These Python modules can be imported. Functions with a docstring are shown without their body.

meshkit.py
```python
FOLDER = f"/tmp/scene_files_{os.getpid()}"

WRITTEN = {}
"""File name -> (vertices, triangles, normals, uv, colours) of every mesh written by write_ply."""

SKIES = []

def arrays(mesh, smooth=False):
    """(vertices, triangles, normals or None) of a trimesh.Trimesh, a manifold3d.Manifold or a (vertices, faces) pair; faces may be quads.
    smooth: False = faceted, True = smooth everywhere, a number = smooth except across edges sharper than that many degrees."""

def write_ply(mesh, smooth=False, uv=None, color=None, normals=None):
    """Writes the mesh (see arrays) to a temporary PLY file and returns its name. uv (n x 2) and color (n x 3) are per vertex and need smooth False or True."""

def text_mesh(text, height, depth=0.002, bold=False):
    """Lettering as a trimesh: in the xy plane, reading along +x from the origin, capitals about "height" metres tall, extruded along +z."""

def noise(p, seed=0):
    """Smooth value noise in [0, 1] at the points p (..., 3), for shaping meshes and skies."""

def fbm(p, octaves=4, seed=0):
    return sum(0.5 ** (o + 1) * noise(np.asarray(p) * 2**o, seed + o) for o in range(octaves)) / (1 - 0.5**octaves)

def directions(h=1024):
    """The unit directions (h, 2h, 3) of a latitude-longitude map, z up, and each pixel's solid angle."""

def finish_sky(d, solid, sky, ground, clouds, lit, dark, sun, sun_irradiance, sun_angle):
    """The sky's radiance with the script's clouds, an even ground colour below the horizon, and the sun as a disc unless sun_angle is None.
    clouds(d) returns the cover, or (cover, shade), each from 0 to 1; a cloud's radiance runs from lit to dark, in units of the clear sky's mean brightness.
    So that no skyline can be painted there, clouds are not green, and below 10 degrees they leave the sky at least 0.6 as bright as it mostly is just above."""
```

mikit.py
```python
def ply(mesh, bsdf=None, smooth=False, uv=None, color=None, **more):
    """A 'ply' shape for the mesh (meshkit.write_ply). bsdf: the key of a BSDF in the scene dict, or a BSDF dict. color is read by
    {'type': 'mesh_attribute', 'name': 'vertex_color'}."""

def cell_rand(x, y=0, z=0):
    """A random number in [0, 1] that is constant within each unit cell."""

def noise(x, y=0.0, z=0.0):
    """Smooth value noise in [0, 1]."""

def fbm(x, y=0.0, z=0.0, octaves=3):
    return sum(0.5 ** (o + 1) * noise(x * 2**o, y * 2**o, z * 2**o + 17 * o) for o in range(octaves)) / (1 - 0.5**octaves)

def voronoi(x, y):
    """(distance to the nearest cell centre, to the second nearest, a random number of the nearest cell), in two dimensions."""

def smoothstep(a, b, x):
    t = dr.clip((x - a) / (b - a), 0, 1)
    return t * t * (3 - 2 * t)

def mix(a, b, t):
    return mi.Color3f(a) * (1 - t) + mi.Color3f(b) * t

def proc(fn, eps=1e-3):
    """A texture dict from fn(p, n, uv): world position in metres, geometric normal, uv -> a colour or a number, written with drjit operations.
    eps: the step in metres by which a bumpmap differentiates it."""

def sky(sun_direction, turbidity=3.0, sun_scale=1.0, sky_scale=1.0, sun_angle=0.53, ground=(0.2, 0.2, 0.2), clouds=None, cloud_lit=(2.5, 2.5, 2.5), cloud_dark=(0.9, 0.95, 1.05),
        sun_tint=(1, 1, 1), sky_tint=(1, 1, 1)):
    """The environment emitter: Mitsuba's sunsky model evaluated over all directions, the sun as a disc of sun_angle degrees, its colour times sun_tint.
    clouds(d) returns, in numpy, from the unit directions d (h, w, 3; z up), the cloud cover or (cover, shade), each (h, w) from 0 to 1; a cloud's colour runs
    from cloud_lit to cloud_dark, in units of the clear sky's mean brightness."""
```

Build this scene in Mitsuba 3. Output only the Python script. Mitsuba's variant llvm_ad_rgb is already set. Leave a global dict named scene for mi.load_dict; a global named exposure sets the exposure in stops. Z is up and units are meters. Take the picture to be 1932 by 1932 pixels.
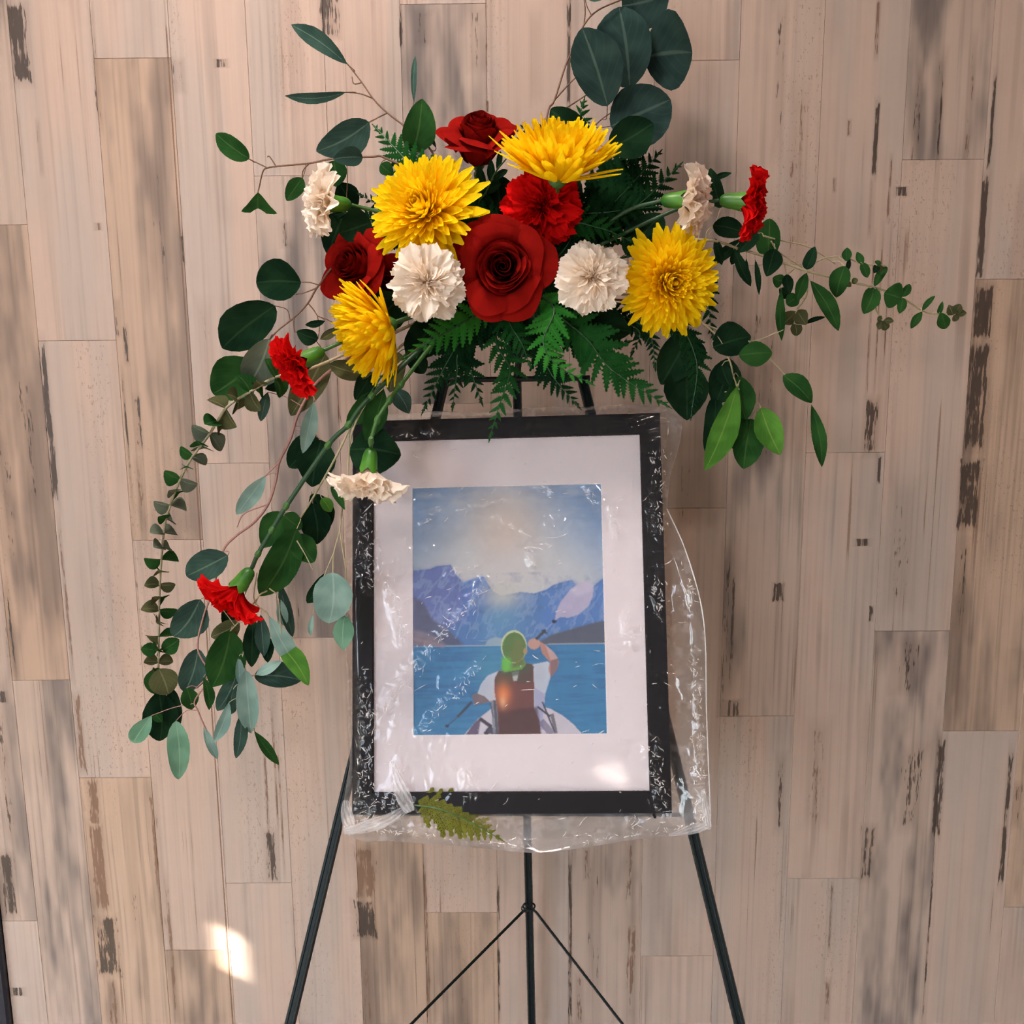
import math, numpy as np, trimesh, mitsuba as mi, mikit, meshkit
import drjit as dr
import shapely
from scipy.ndimage import gaussian_filter
from mikit import noise, fbm, cell_rand, smoothstep, mix
T = mi.ScalarTransform4f
scene, labels = {}, {}
rng = np.random.default_rng(7)

# ---------------------------------------------------------------- camera
FPX, CAM = 2030.0, np.array([0.0, -1.74, 1.5])
PIT, ROLL, YAW = np.radians([11.155, -0.544, -0.652])

def pixel_ray(x, y):
    u, v = (x - 966) / FPX, -(y - 966) / FPX
    c, s = math.cos(ROLL), math.sin(ROLL)
    u, v = c * u - s * v, s * u + c * v
    d = np.array([u, math.cos(PIT) + v * math.sin(PIT), -math.sin(PIT) + v * math.cos(PIT)])
    c, s = math.cos(YAW), math.sin(YAW)
    return np.array([c * d[0] + s * d[1], -s * d[0] + c * d[1], d[2]])

FWD = pixel_ray(966, 966)
RIGHT = pixel_ray(966 + FPX, 966) - FWD
UP = pixel_ray(966, 966 - FPX) - FWD
M = np.eye(4)
M[:3, 0], M[:3, 1], M[:3, 2], M[:3, 3] = -RIGHT, UP, FWD, CAM
scene['camera'] = {'type': 'perspective', 'fov': math.degrees(2 * math.atan(966 / FPX)), 'fov_axis': 'x',
                   'near_clip': 0.05, 'far_clip': 100.0, 'to_world': T(M.tolist())}
# ---------------------------------------------------------------- sky, sun, lamps, exposure
SUN = np.array([-0.80, -0.35, 0.48]); SUN /= np.linalg.norm(SUN)
scene['sky'] = mikit.sky(SUN, turbidity=3.0, sun_scale=6.0, sun_tint=(1.0, 1.15, 1.45), sky_scale=13.0, ground=(0.22, 0.21, 0.2),
                         clouds=lambda d: (np.full(d.shape[:2], 0.5), 0.3), cloud_lit=(1.9, 1.9, 1.95), cloud_dark=(1.0, 1.0, 1.05))
LAMP = (15.5, 13.4, 12.2)
exposure = 2.12

# ---------------------------------------------------------------- helpers
def at(x, y, w):
    """The point seen at a pixel, w metres in front of the wall."""
    d = pixel_ray(x, y)
    return CAM + d * ((-w - CAM[1]) / d[1])

def scale_at(p):
    """Metres per photograph pixel at a point."""
    return float((np.asarray(p) - CAM) @ FWD) / FPX

def rot(a, b, c):
    ca, sa, cb, sb, cc, sc = math.cos(a), math.sin(a), math.cos(b), math.sin(b), math.cos(c), math.sin(c)
    return np.array([[cb, -sb, 0], [sb, cb, 0], [0, 0, 1]]) @ np.array([[1, 0, 0], [0, ca, -sa], [0, sa, ca]]) @ np.array([[cc, 0, sc], [0, 1, 0], [-sc, 0, cc]])

FC = np.array([-0.0233, -0.2789, 1.0686])          # the picture frame: centre and pose
FM = rot(-0.3025, -0.0588, -0.02626)
FX, FN, FZ = FM[:, 0], -FM[:, 1], FM[:, 2]          # right, towards the viewer, up
FW, FH = 0.44, 0.553

def fpt(x, y, off=0.0):
    """The point seen at a pixel on the frame's plane, moved off metres towards the viewer along its normal."""
    d = pixel_ray(x, y)
    o = FC + FN * off
    return CAM + d * (((o - CAM) @ FN) / (d @ FN))

def floc(x, y, off=0.0):
    q = fpt(x, y, off) - FC
    return np.array([q @ FX, q @ FZ])

def fw(a, b, off=0.0):
    return FC + FX * a + FZ * b + FN * off

counts = {}
def key_for(name, parent=None):
    base = f'{parent}__{name}' if parent else name
    n = counts.get(base, 0)
    counts[base] = n + 1
    return base if n == 0 else f'{base}_{n:03d}'

def put(name, mesh, bsdf, parent=None, label=None, cat=None, group=None, kind=None, **kw):
    k = key_for(name, parent)
    scene[k] = mikit.ply(mesh, bsdf, **kw)
    note(k, label, cat, group, kind)
    return k

def note(k, label=None, cat=None, group=None, kind=None):
    d = {a: b for a, b in (('label', label), ('category', cat), ('group', group), ('kind', kind)) if b}
    if d:
        labels[k] = d

def thing(name, label, cat, group=None):
    k = key_for(name)
    note(k, label, cat, group)
    return k

def grid(P, close=False):
    """Vertices and faces of an m x n lattice of points."""
    m, n = P.shape[:2]
    i, j = np.meshgrid(np.arange(m - 1), np.arange(n if close else n - 1), indexing='ij')
    a, b = i * n + j, i * n + (j + 1) % n
    return P.reshape(-1, 3), np.stack([a, b, b + n, a + n], -1).reshape(-1, 4)

def join(parts):
    V, F, n = [], [], 0
    for v, f in parts:
        f = np.asarray(f)
        if f.shape[1] == 4:
            f = np.vstack([f[:, [0, 1, 2]], f[:, [0, 2, 3]]])
        V.append(np.asarray(v)); F.append(f + n); n += len(v)
    return np.vstack(V), np.vstack(F)

def unit(v):
    v = np.asarray(v, float)
    return v / (np.linalg.norm(v, axis=-1, keepdims=True) + 1e-12)

def smooth_path(pts, n=6):
    p = np.asarray(pts, float)
    if len(p) < 3:
        return np.array([p[0] + (p[-1] - p[0]) * t for t in np.linspace(0, 1, n)])
    q = np.vstack([2 * p[0] - p[1], p, 2 * p[-1] - p[-2]])
    out = []
    for k in range(1, len(q) - 2):
        for t in np.linspace(0, 1, n, endpoint=False):
            a, b, c, d = q[k - 1], q[k], q[k + 1], q[k + 2]
            out.append(0.5 * (2 * b + (c - a) * t + (2 * a - 5 * b + 4 * c - d) * t * t + (3 * b - a - 3 * c + d) * t ** 3))
    return np.array(out + [p[-1]])

def tube(pts, radii, sides=7, caps=True):
    p = np.asarray(pts, float)
    t = unit(np.gradient(p, axis=0))
    r = np.broadcast_to(radii, (len(p),))
    a = unit(np.cross(t[0], [0.31, 0.2, 0.93] if abs(t[0][2]) < 0.9 else [1, 0, 0.1]))
    A = []
    for k in range(len(p)):
        a = unit(a - t[k] * (a @ t[k])); A.append(a)
    A = np.array(A); B = np.cross(t, A)
    ang = np.arange(sides) * 2 * np.pi / sides
    P = p[:, None] + r[:, None, None] * (np.cos(ang)[None, :, None] * A[:, None] + np.sin(ang)[None, :, None] * B[:, None])
    v, f = grid(P, True)
    f = np.vstack([f[:, [0, 1, 2]], f[:, [0, 2, 3]]])
    if caps:
        n = len(v); v = np.vstack([v, p[:1], p[-1:]]); i = np.arange(sides); L = (len(p) - 1) * sides
        f = np.vstack([f, np.stack([(i + 1) % sides, i, np.full(sides, n)], 1), np.stack([L + i, L + (i + 1) % sides, np.full(sides, n + 1)], 1)])
    return v, f

def box(lo, hi, bevel=0.0):
    lo, hi = np.asarray(lo, float), np.asarray(hi, float)
    if bevel <= 0:
        m = trimesh.creation.box(extents=hi - lo); m.apply_translation((lo + hi) / 2)
        return np.array(m.vertices), np.array(m.faces)
    b, c, h = bevel, (lo + hi) / 2, (hi - lo) / 2
    pts = [c + np.array(s) * (h - b * (1 - np.eye(3)[k])) for k in range(3) for s in np.array(np.meshgrid((-1, 1), (-1, 1), (-1, 1))).T.reshape(-1, 3)]
    m = trimesh.convex.convex_hull(np.array(pts))
    return np.array(m.vertices), np.array(m.faces)

def srgb(r, g, b):
    c = np.array([r, g, b]) / 255.0
    return [float(x) for x in np.where(c < 0.04045, c / 12.92, ((c + 0.055) / 1.055) ** 2.4)]

def C3(*c):
    return mi.Color3f(*srgb(*c))

def rgb(*c):
    return {'type': 'rgb', 'value': srgb(*c)}

# ---------------------------------------------------------------- materials
def plain(name, c, rough=0.5, spec=0.5, **kw):
    scene[name] = {'type': 'twosided', 'b': {'type': 'principled', 'base_color': c if isinstance(c, dict) else rgb(*c), 'roughness': rough, 'specular': spec, **kw}}

def leafy(name, c, c2, vein, rough=0.45, trans=0.35):
    """A leaf: two tones mottled along it, and a paler midrib (u across, v along)."""
    lo, hi, ve = srgb(*c), srgb(*c2), srgb(*vein)
    def fn(p, n, uv):
        t = fbm(p.x * 45, p.y * 45, p.z * 45, octaves=2)
        col = mix(lo, hi, smoothstep(0.3, 0.7, t))
        u = dr.abs(uv.x - 0.5)
        rib = 1 - smoothstep(0.012, 0.04, u)
        side = smoothstep(0.9, 1.0, dr.abs(dr.sin((uv.y * 1.0 - u * 0.7) * 26))) * 0.06
        return mix(col, ve, dr.maximum(rib * 0.45, side))
    scene[name] = {'type': 'principledthin', 'base_color': mikit.proc(fn), 'roughness': rough, 'diff_trans': trans, 'spec_trans': 0.0, 'eta': 1.42}

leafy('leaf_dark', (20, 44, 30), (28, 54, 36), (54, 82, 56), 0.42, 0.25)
leafy('leaf_mid', (34, 72, 36), (46, 88, 44), (86, 120, 70), 0.42, 0.45)
leafy('leaf_bright', (74, 128, 52), (92, 150, 62), (150, 185, 100), 0.45, 0.6)  # thin leaf; light shining through it is also put into the colour
leafy('leaf_blue', (50, 76, 70), (62, 90, 82), (125, 150, 135), 0.5, 0.3)
leafy('leaf_teal', (38, 58, 56), (48, 70, 67), (92, 116, 108), 0.5, 0.2)
leafy('leaf_pale', (128, 165, 158), (150, 186, 178), (185, 210, 200), 0.55, 0.3)
leafy('leaf_mint', (108, 158, 132), (126, 176, 150), (170, 205, 180), 0.5, 0.45)
leafy('leaf_olive', (74, 80, 54), (90, 94, 64), (150, 150, 115), 0.5, 0.35)
leafy('leaf_grey', (84, 96, 84), (102, 114, 98), (150, 158, 140), 0.55, 0.3)
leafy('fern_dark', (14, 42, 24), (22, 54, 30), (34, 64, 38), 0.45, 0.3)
leafy('fern_mid', (22, 66, 30), (32, 82, 38), (52, 94, 48), 0.45, 0.45)
leafy('fern_bright', (44, 118, 44), (60, 138, 54), (90, 150, 70), 0.45, 0.6)
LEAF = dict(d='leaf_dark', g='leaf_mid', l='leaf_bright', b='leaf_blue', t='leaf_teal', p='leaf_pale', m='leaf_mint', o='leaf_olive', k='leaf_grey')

def petal_mat(name, c, c2, rough=0.6, trans=0.5, sheen=None):
    lo, hi = srgb(*c), srgb(*c2)
    def fn(p, n, uv):
        streak = noise(uv.x * 14, uv.y * 1.5)
        return mix(lo, hi, dr.clip(uv.y * 0.8 + (streak - 0.5) * 0.5, 0, 1))
    scene[name] = {'type': 'principledthin', 'base_color': mikit.proc(fn), 'roughness': rough, 'diff_trans': trans, 'spec_trans': 0.0, 'eta': 1.35}

petal_mat('mum_yellow', (252, 218, 14), (253, 230, 34), 0.6, 0.75)
petal_mat('carnation_white', (240, 222, 200), (252, 246, 238), 0.7, 0.5)
petal_mat('carnation_red', (176, 10, 14), (228, 24, 24), 0.6, 0.35)
petal_mat('rose_red', (106, 15, 14), (154, 25, 21), 0.55, 0.22)
plain('stem_green', (58, 104, 46), 0.45)
plain('stem_dark_green', (34, 72, 44), 0.45)
plain('stem_brown', (112, 84, 66), 0.6)
plain('stem_pink', (158, 118, 112), 0.55)
plain('stem_pale', (176, 168, 136), 0.6)
def calyx_fn(p, n, uv):
    return mix(srgb(42, 100, 28), srgb(78, 140, 42), smoothstep(0.45, 0.9, uv.y * 0.7 + 0.3 * noise(uv.x * 9, uv.y * 3)))
plain('calyx_green', mikit.proc(calyx_fn), 0.4)
plain('foam_green', (16, 30, 24), 0.95, 0.1)
plain('easel_metal', (9, 24, 28), 0.45, 0.3)
plain('frame_black', (22, 21, 27), 0.55, 0.2)
plain('mat_board', (226, 219, 226), 0.85, 0.2)
plain('mat_core', (236, 232, 228), 0.9, 0.1)
plain('backing_board', (120, 98, 76), 0.9)
plain('print_paper', {'type': 'mesh_attribute', 'name': 'vertex_color'}, 0.5, 0.3)
scene['glass'] = {'type': 'thindielectric', 'int_ior': 1.5}
scene['picture_glass'] = {'type': 'thindielectric', 'int_ior': 1.25}

# ---------------------------------------------------------------- wall of weathered printed planks
# seams: pixel x at the top and the bottom edge of the photograph
SEAM = [(-68, 62), (17, 194), (170, 325), (316, 447), (446, 553), (600, 680), (757, 806), (917, 942), (1073, 1075), (1230, 1211), (1400, 1338), (1555, 1472), (1715, 1607), (1880, 1732), (2046, 1866)]
SX = [(at(a, 0, 0)[0] + at(b, 1932, 0)[0]) / 2 for a, b in SEAM]
for i in (4, 5):
    SX[i] = SX[3] + (SX[6] - SX[3]) * (i - 3) / 3
SX = [SX[0] - 0.06] + SX + [SX[-1] + 0.125, SX[-1] + 0.25, SX[-1] + 0.375, SX[-1] + 0.5]
SX[0] = at(14, 1800, 0)[0]
# ends of boards in each strip, pixel y; styles from the top board down: c cream, g grey weathered, w warm brown
STRIP = [([1731], 'gc'), ([415, 1276], 'gwg'), ([635, 1461], 'ccw'), ([103, 1013, 1787], 'cwcw'), ([869, 1661], 'ccc'), ([328, 1199], 'cgc'), ([560, 1380], 'ccw'), ([8, 760, 1718], 'cgcw'),
         ([640, 1440], 'ccc'), ([300, 1150], 'ccg'), ([120, 960, 1801], 'cccc'), ([505, 1351], 'cgc'), ([858, 1656], 'ccc'), ([311, 1193], 'gcg'), ([536, 1381], 'cwc'), ([900, 1711], 'cwc'), ([500], 'cg'), ([800], 'cc'), ([600], 'wc')]
# (x, y0, y1, width, strength, tone) of peeled streaks and knots in pixels; tone 0 grey-black, 1 brown
MARKS = [(384, -60, 2000, 2.2, 1.7, 1), (1160, 300, 301, 1, 0, 1), (560, 980, 1320, 30, .5, 0), (700, 1000, 1300, 30, .5, 0), (1010, 20, 200, 20, .4, 1), (1500, 150, 520, 30, .5, 1), (1470, 0, 300, 18, .5, 0), (1435, 560, 900, 40, .5, 0), (60, 700, 960, 26, .6, 0), (20, 800, 1060, 24, .55, 0), (300, 300, 560, 30, .45, 0), (225, 560, 640, 12, .6, 0), (1600, 560, 760, 30, .35, 0), (1700, 900, 1150, 40, .5, 0), (1120, 1600, 1900, 24, .45, 0), (870, 1720, 1932, 26, .45, 1), (300, 1470, 1780, 14, .6, 1), (325, 1640, 1932, 7, .8, 1), (250, 1480, 1780, 16, .45, 0), (38, 0, 165, 34, 1.05, 0), (78, 225, 335, 7, .7, 1), (42, 210, 330, 7, .5, 1), (95, 632, 960, 11, 1.0, 0), (127, 960, 1300, 6, .8, 1), (152, 1300, 1462, 12, 1.0, 1), (243, 690, 960, 4, .8, 0), (262, 980, 1250, 3, .7, 0),
         (240, 610, 690, 9, .75, 0), (263, 740, 850, 13, .7, 0), (268, 860, 1000, 12, .55, 1), (420, 112, 130, 22, .95, 0), (346, 440, 500, 9, .8, 0), (622, -10, 78, 34, 1.0, 0), (757, 0, 95, 7, .85, 0), (640, 700, 800, 6, .95, 1), (918, 80, 130, 4, .8, 1), (920, 190, 215, 5, .9, 1),
         (1073, 0, 215, 7, .9, 0), (1075, 1590, 1940, 7, .95, 0), (505, 1400, 1600, 5, .8, 1), (520, 1330, 1560, 4, .8, 1), (532, 1400, 1660, 4, .8, 1), (512, 1560, 1664, 20, .95, 0), (178, 1462, 1560, 20, .9, 1), (187, 1540, 1720, 28, 1.0, 1), (203, 1720, 1840, 36, 1.05, 0), (215, 1840, 1940, 16, .7, 1),
         (690, 1590, 1700, 34, 1.0, 1), (688, 1690, 1770, 38, 1.05, 0), (694, 1770, 1940, 14, .65, 1), (805, 1590, 1940, 8, .8, 1), (941, 1640, 1940, 5, .85, 0), (1107, 1595, 1660, 11, .75, 1), (1186, 1580, 1700, 14, .7, 1), (1190, 1690, 1940, 22, .7, 1), (1093, 1830, 1940, 14, .7, 1),
         (20, 1080, 1276, 16, .7, 0), (8, 1300, 1325, 18, .9, 0), (18, 1600, 1730, 22, .95, 0), (36, 1858, 1876, 22, .9, 0), (14, 1330, 1600, 14, .65, 0), (1653, 0, 115, 7, .9, 1), (1650, 185, 340, 9, .95, 0), (1640, 330, 450, 5, .8, 1), (1676, 290, 420, 5, .85, 1), (1600, 225, 260, 7, .8, 1), (1572, 335, 365, 6, .8, 1),
         (1642, 745, 862, 22, .95, 0), (1640, 440, 760, 4, .8, 1), (1655, 430, 760, 3, .75, 1), (1672, 420, 700, 3, .75, 1), (1728, 120, 310, 12, .75, 0), (1770, 90, 310, 16, .65, 0), (1828, 60, 310, 10, .65, 1), (1868, 130, 330, 6, .95, 0), (1850, 320, 540, 13, 1.05, 0), (1850, 536, 640, 26, 1.0, 0), (1838, 640, 860, 34, 1.0, 0), (1822, 860, 1000, 36, 1.1, 0), (1812, 1010, 1200, 20, .65, 0),
         (1698, 352, 372, 20, .9, 0), (1625, 1014, 1030, 24, .95, 0), (1656, 858, 912, 6, .9, 0), (1641, 1140, 1172, 7, .9, 0), (1381, 1070, 1262, 6, .9, 0), (1466, 1096, 1134, 17, .95, 0), (1376, 1315, 1352, 36, .8, 0), (1372, 1020, 1320, 22, .62, 0), (1470, 1415, 1570, 16, .68, 0), (1565, 1655, 1800, 5, .9, 1), (1558, 1840, 1930, 9, .8, 1),
         (1634, 1550, 1660, 24, .85, 0), (1705, 1200, 1310, 44, .72, 0), (1718, 1400, 1570, 40, .72, 0), (1768, 1383, 1580, 15, 1.1, 0), (1750, 1570, 1932, 4, .85, 0), (1895, 1400, 1680, 9, 1.0, 0), (1916, 1470, 1560, 16, .7, 0), (1297, 860, 1000, 34, .5, 1), (1540, 1350, 1560, 40, .46, 1), (335, 1180, 1240, 30, .45, 1), (395, 560, 800, 26, .48, 1), (188, 420, 436, 12, .75, 1),
         (182, 0, 250, 10, .7, 0), (340, 110, 180, 24, .6, 0), (540, 415, 470, 18, .66, 0), (1297, 540, 720, 10, .5, 1), (560, 1700, 1932, 8, .45, 1), (900, 10, 140, 30, .62, 0), (800, 20, 90, 26, .6, 0), (655, 1130, 1240, 30, .5, 0)]
MW = []
for x, y0, y1, w, s, tone in MARKS:
    a, b = at(x, y0, 0), at(x, y1, 0)
    MW.append(tuple(float(q) for q in ((a[0] + b[0]) / 2, b[2], a[2], w * scale_at((a + b) / 2) / 2, s, tone)))

def wall_fn(p, n, uv):
    x, z, seed, style = p.x, p.z, uv.x, uv.y
    xw = x + 0.010 * (fbm(z * 2.6 + seed, x * 5, seed, octaves=2) - 0.5)
    g1 = fbm(xw * 48 + seed * 31, z * 1.3 + seed * 7, seed, octaves=3)
    g2 = noise(x * 520 + seed * 17, z * 7, seed)
    g3 = noise(xw * 230 + 9, z * 3.4 + seed, seed)
    big = fbm(xw * 17 + seed * 5, z * 2.3 + seed * 3, 3.0, octaves=3)
    blot = fbm(xw * 36 + 2, z * 9.0 + seed, seed, octaves=3)
    tone = cell_rand(seed * 91, 4)
    cream = mix(srgb(196, 173, 160), srgb(186, 170, 161), smoothstep(0.35, 0.7, big)) * (0.95 + 0.08 * tone)
    gmask = smoothstep(0.46, 0.66, big * 0.42 + g1 * 0.26 + blot * 0.32)
    grey = mix(srgb(190, 170, 158), srgb(124, 114, 111), gmask)
    wmask = smoothstep(0.44, 0.64, big * 0.42 + g1 * 0.28 + blot * 0.30)
    warm = mix(srgb(190, 164, 145), srgb(138, 120, 109), wmask * 0.9)
    isg, isw = smoothstep(0.3, 0.6, style) * (1 - smoothstep(1.3, 1.6, style)), smoothstep(1.3, 1.6, style)
    col = cream * (1 - isg - isw) + grey * isg + warm * isw
    # soft grey washes, then fine grain running up the boards
    wash = smoothstep(0.50, 0.70, fbm(xw * 30 + seed * 9, z * 2.0 + 4, 6.0, octaves=3) * 0.62 + g3 * 0.14 + blot * 0.24) * (0.22 + 0.5 * cell_rand(seed * 37, 2))
    col = mix(col, col * mi.Color3f(0.76, 0.75, 0.75), wash)
    line = smoothstep(0.50, 0.80, g3 * 0.5 + g2 * 0.35 + blot * 0.2)
    col = col * (1 - line * (0.12 + 0.10 * (isg + isw)))
    col = col * (0.965 + 0.07 * g2)
    crack = smoothstep(0.80, 0.88, g2 * 0.45 + g3 * 0.3 + 0.35 * noise(x * 60 + seed, z * 7, 3.0)) * smoothstep(0.45, 0.75, noise(x * 14 + seed * 3, z * 2.3, 1.0))
    col = mix(col, srgb(140, 112, 94), crack * 0.75)
    # small pits gathered in clouds
    cloud = smoothstep(0.62, 0.85, noise(x * 11 + 3 + seed, z * 2.6 + 5, 8.0)) * (1 - isg)
    pit = smoothstep(0.82, 0.9, noise(x * 620, z * 240, 2.0)) * cloud
    brk = noise(x * 330, z * 26, 5.0) * 0.4 + noise(x * 900, z * 130, 9.0) * 0.25 + noise(x * 150, z * 60, 4.0) * 0.15 + g3 * 0.2
    m0, m1 = mi.Float(0), mi.Float(0)
    for cx, z0, z1, hw, s, t in MW:
        fx = 1 - dr.abs(x - cx + (g1 - 0.5) * hw * 0.9) / (hw * 1.7)
        fz = dr.minimum(z - z0, z1 - z) / (0.18 * (z1 - z0)) + 0.25
        m = dr.clip(dr.minimum(fx * 1.5, fz), 0, 1) * s
        if t: m1 = dr.maximum(m1, m)
        else: m0 = dr.maximum(m0, m)
    d0 = smoothstep(0.74, 0.88, m0 * 0.50 + brk * 0.80) * dr.minimum(1, m0 * 4)
    d1 = smoothstep(0.74, 0.88, m1 * 0.50 + brk * 0.80) * dr.minimum(1, m1 * 4)
    col = mix(col, col * mi.Color3f(0.52, 0.46, 0.43), dr.minimum(dr.maximum(m0, m1), 1) * 0.5)
    col = mix(col, srgb(140, 112, 92), pit * 0.5)
    col = mix(col, srgb(124, 94, 76), d1 * 0.85)
    col = mix(col, srgb(64, 55, 50), d0 * 0.9)
    return col
plain('plank_face', mikit.proc(wall_fn), 0.42, 0.4)
plain('plank_gap', (132, 106, 90), 0.9, 0.1)
plain('foot_rubber', (20, 20, 20), 0.8, 0.2)
plain('painted_wall', (222, 218, 212), 0.85, 0.2)
plain('dark_shading_wall', (84, 68, 58), 0.7, 0.2)
plain('grey_wall', (96, 98, 102), 0.85, 0.2)
plain('ceiling_white', (132, 132, 134), 0.9, 0.1)
plain('floor_vinyl', (150, 138, 126), 0.4, 0.4)
plain('trim_navy', (30, 34, 48), 0.5)
plain('window_metal', (70, 72, 76), 0.4)

ZTOP, ROOM_X0, ROOM_X1, FRONT = 2.75, -2.3, 1.32, -4.2
wall = put('wall_back', box((SX[0], 0.0, 0.0), (ROOM_X1, 0.12, ZTOP)), 'plank_gap', kind='structure')
STY = dict(c=0.0, g=1.0, w=2.0)
seed = 0
for i in range(len(SX) - 1):
    ends, sty = STRIP[min(i, len(STRIP) - 1)]
    zs = [ZTOP] + [at(950, e, 0)[2] for e in ends] + [0.0]
    x0, x1 = SX[i], min(SX[i + 1], ROOM_X1)
    if x1 - x0 < 0.01:
        continue
    for k in range(len(zs) - 1):
        seed += 1
        v, f = box((x0 + 0.0002, -0.006 - 0.0003 * rng.random(), zs[k + 1] + 0.0002), (x1 - 0.0002, 0.002, zs[k] - 0.0002), 0.0003)
        put('plank', (v, f), 'plank_face', wall, uv=np.tile([seed * 1.37 % 61, STY[sty[min(k, len(sty) - 1)]]], (len(v), 1)))
put('trim_1', box((SX[0] - 0.09, -0.02, 0.0), (SX[0] - 0.001, 0.12, ZTOP), 0.004), 'trim_navy', kind='structure')
put('wall_side', box((ROOM_X0, 0.0, 0.0), (SX[0] - 0.09, 0.12, ZTOP)), 'painted_wall', kind='structure')
put('floor', box((ROOM_X0 - 0.1, FRONT - 0.1, -0.1), (ROOM_X1 + 0.1, 0.12, 0.0)), 'floor_vinyl', kind='structure')
put('ceiling', box((ROOM_X0 - 0.1, FRONT - 0.1, ZTOP), (ROOM_X1 + 0.1, 0.12, ZTOP + 0.1)), 'ceiling_white', kind='structure')
put('wall_right', box((ROOM_X1, FRONT - 0.1, 0.0), (ROOM_X1 + 0.1, 0.12, ZTOP)), 'dark_shading_wall', kind='structure')  # out of view; set close and dark to shade the right side

def wall_with_holes(name, axis, at0, at1, span, holes, bs):
    """A wall across x (axis 0) or y (axis 1) with rectangular openings (lo, hi, z0, z1)."""
    cuts = sorted({span[0], span[1], *[h[0] for h in holes], *[h[1] for h in holes]})
    parts = []
    for a, b in zip(cuts[:-1], cuts[1:]):
        zz = [(h[2], h[3]) for h in holes if h[0] <= a + 1e-6 and h[1] >= b - 1e-6]
        z = 0.0
        for z0, z1 in sorted(zz) + [(ZTOP, ZTOP)]:
            if z0 > z + 1e-6:
                parts.append(box((a, at0, z), (b, at1, z0)) if axis == 0 else box((at0, a, z), (at1, b, z0)))
            z = z1
    put(name, join(parts), bs, kind='structure')

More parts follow.
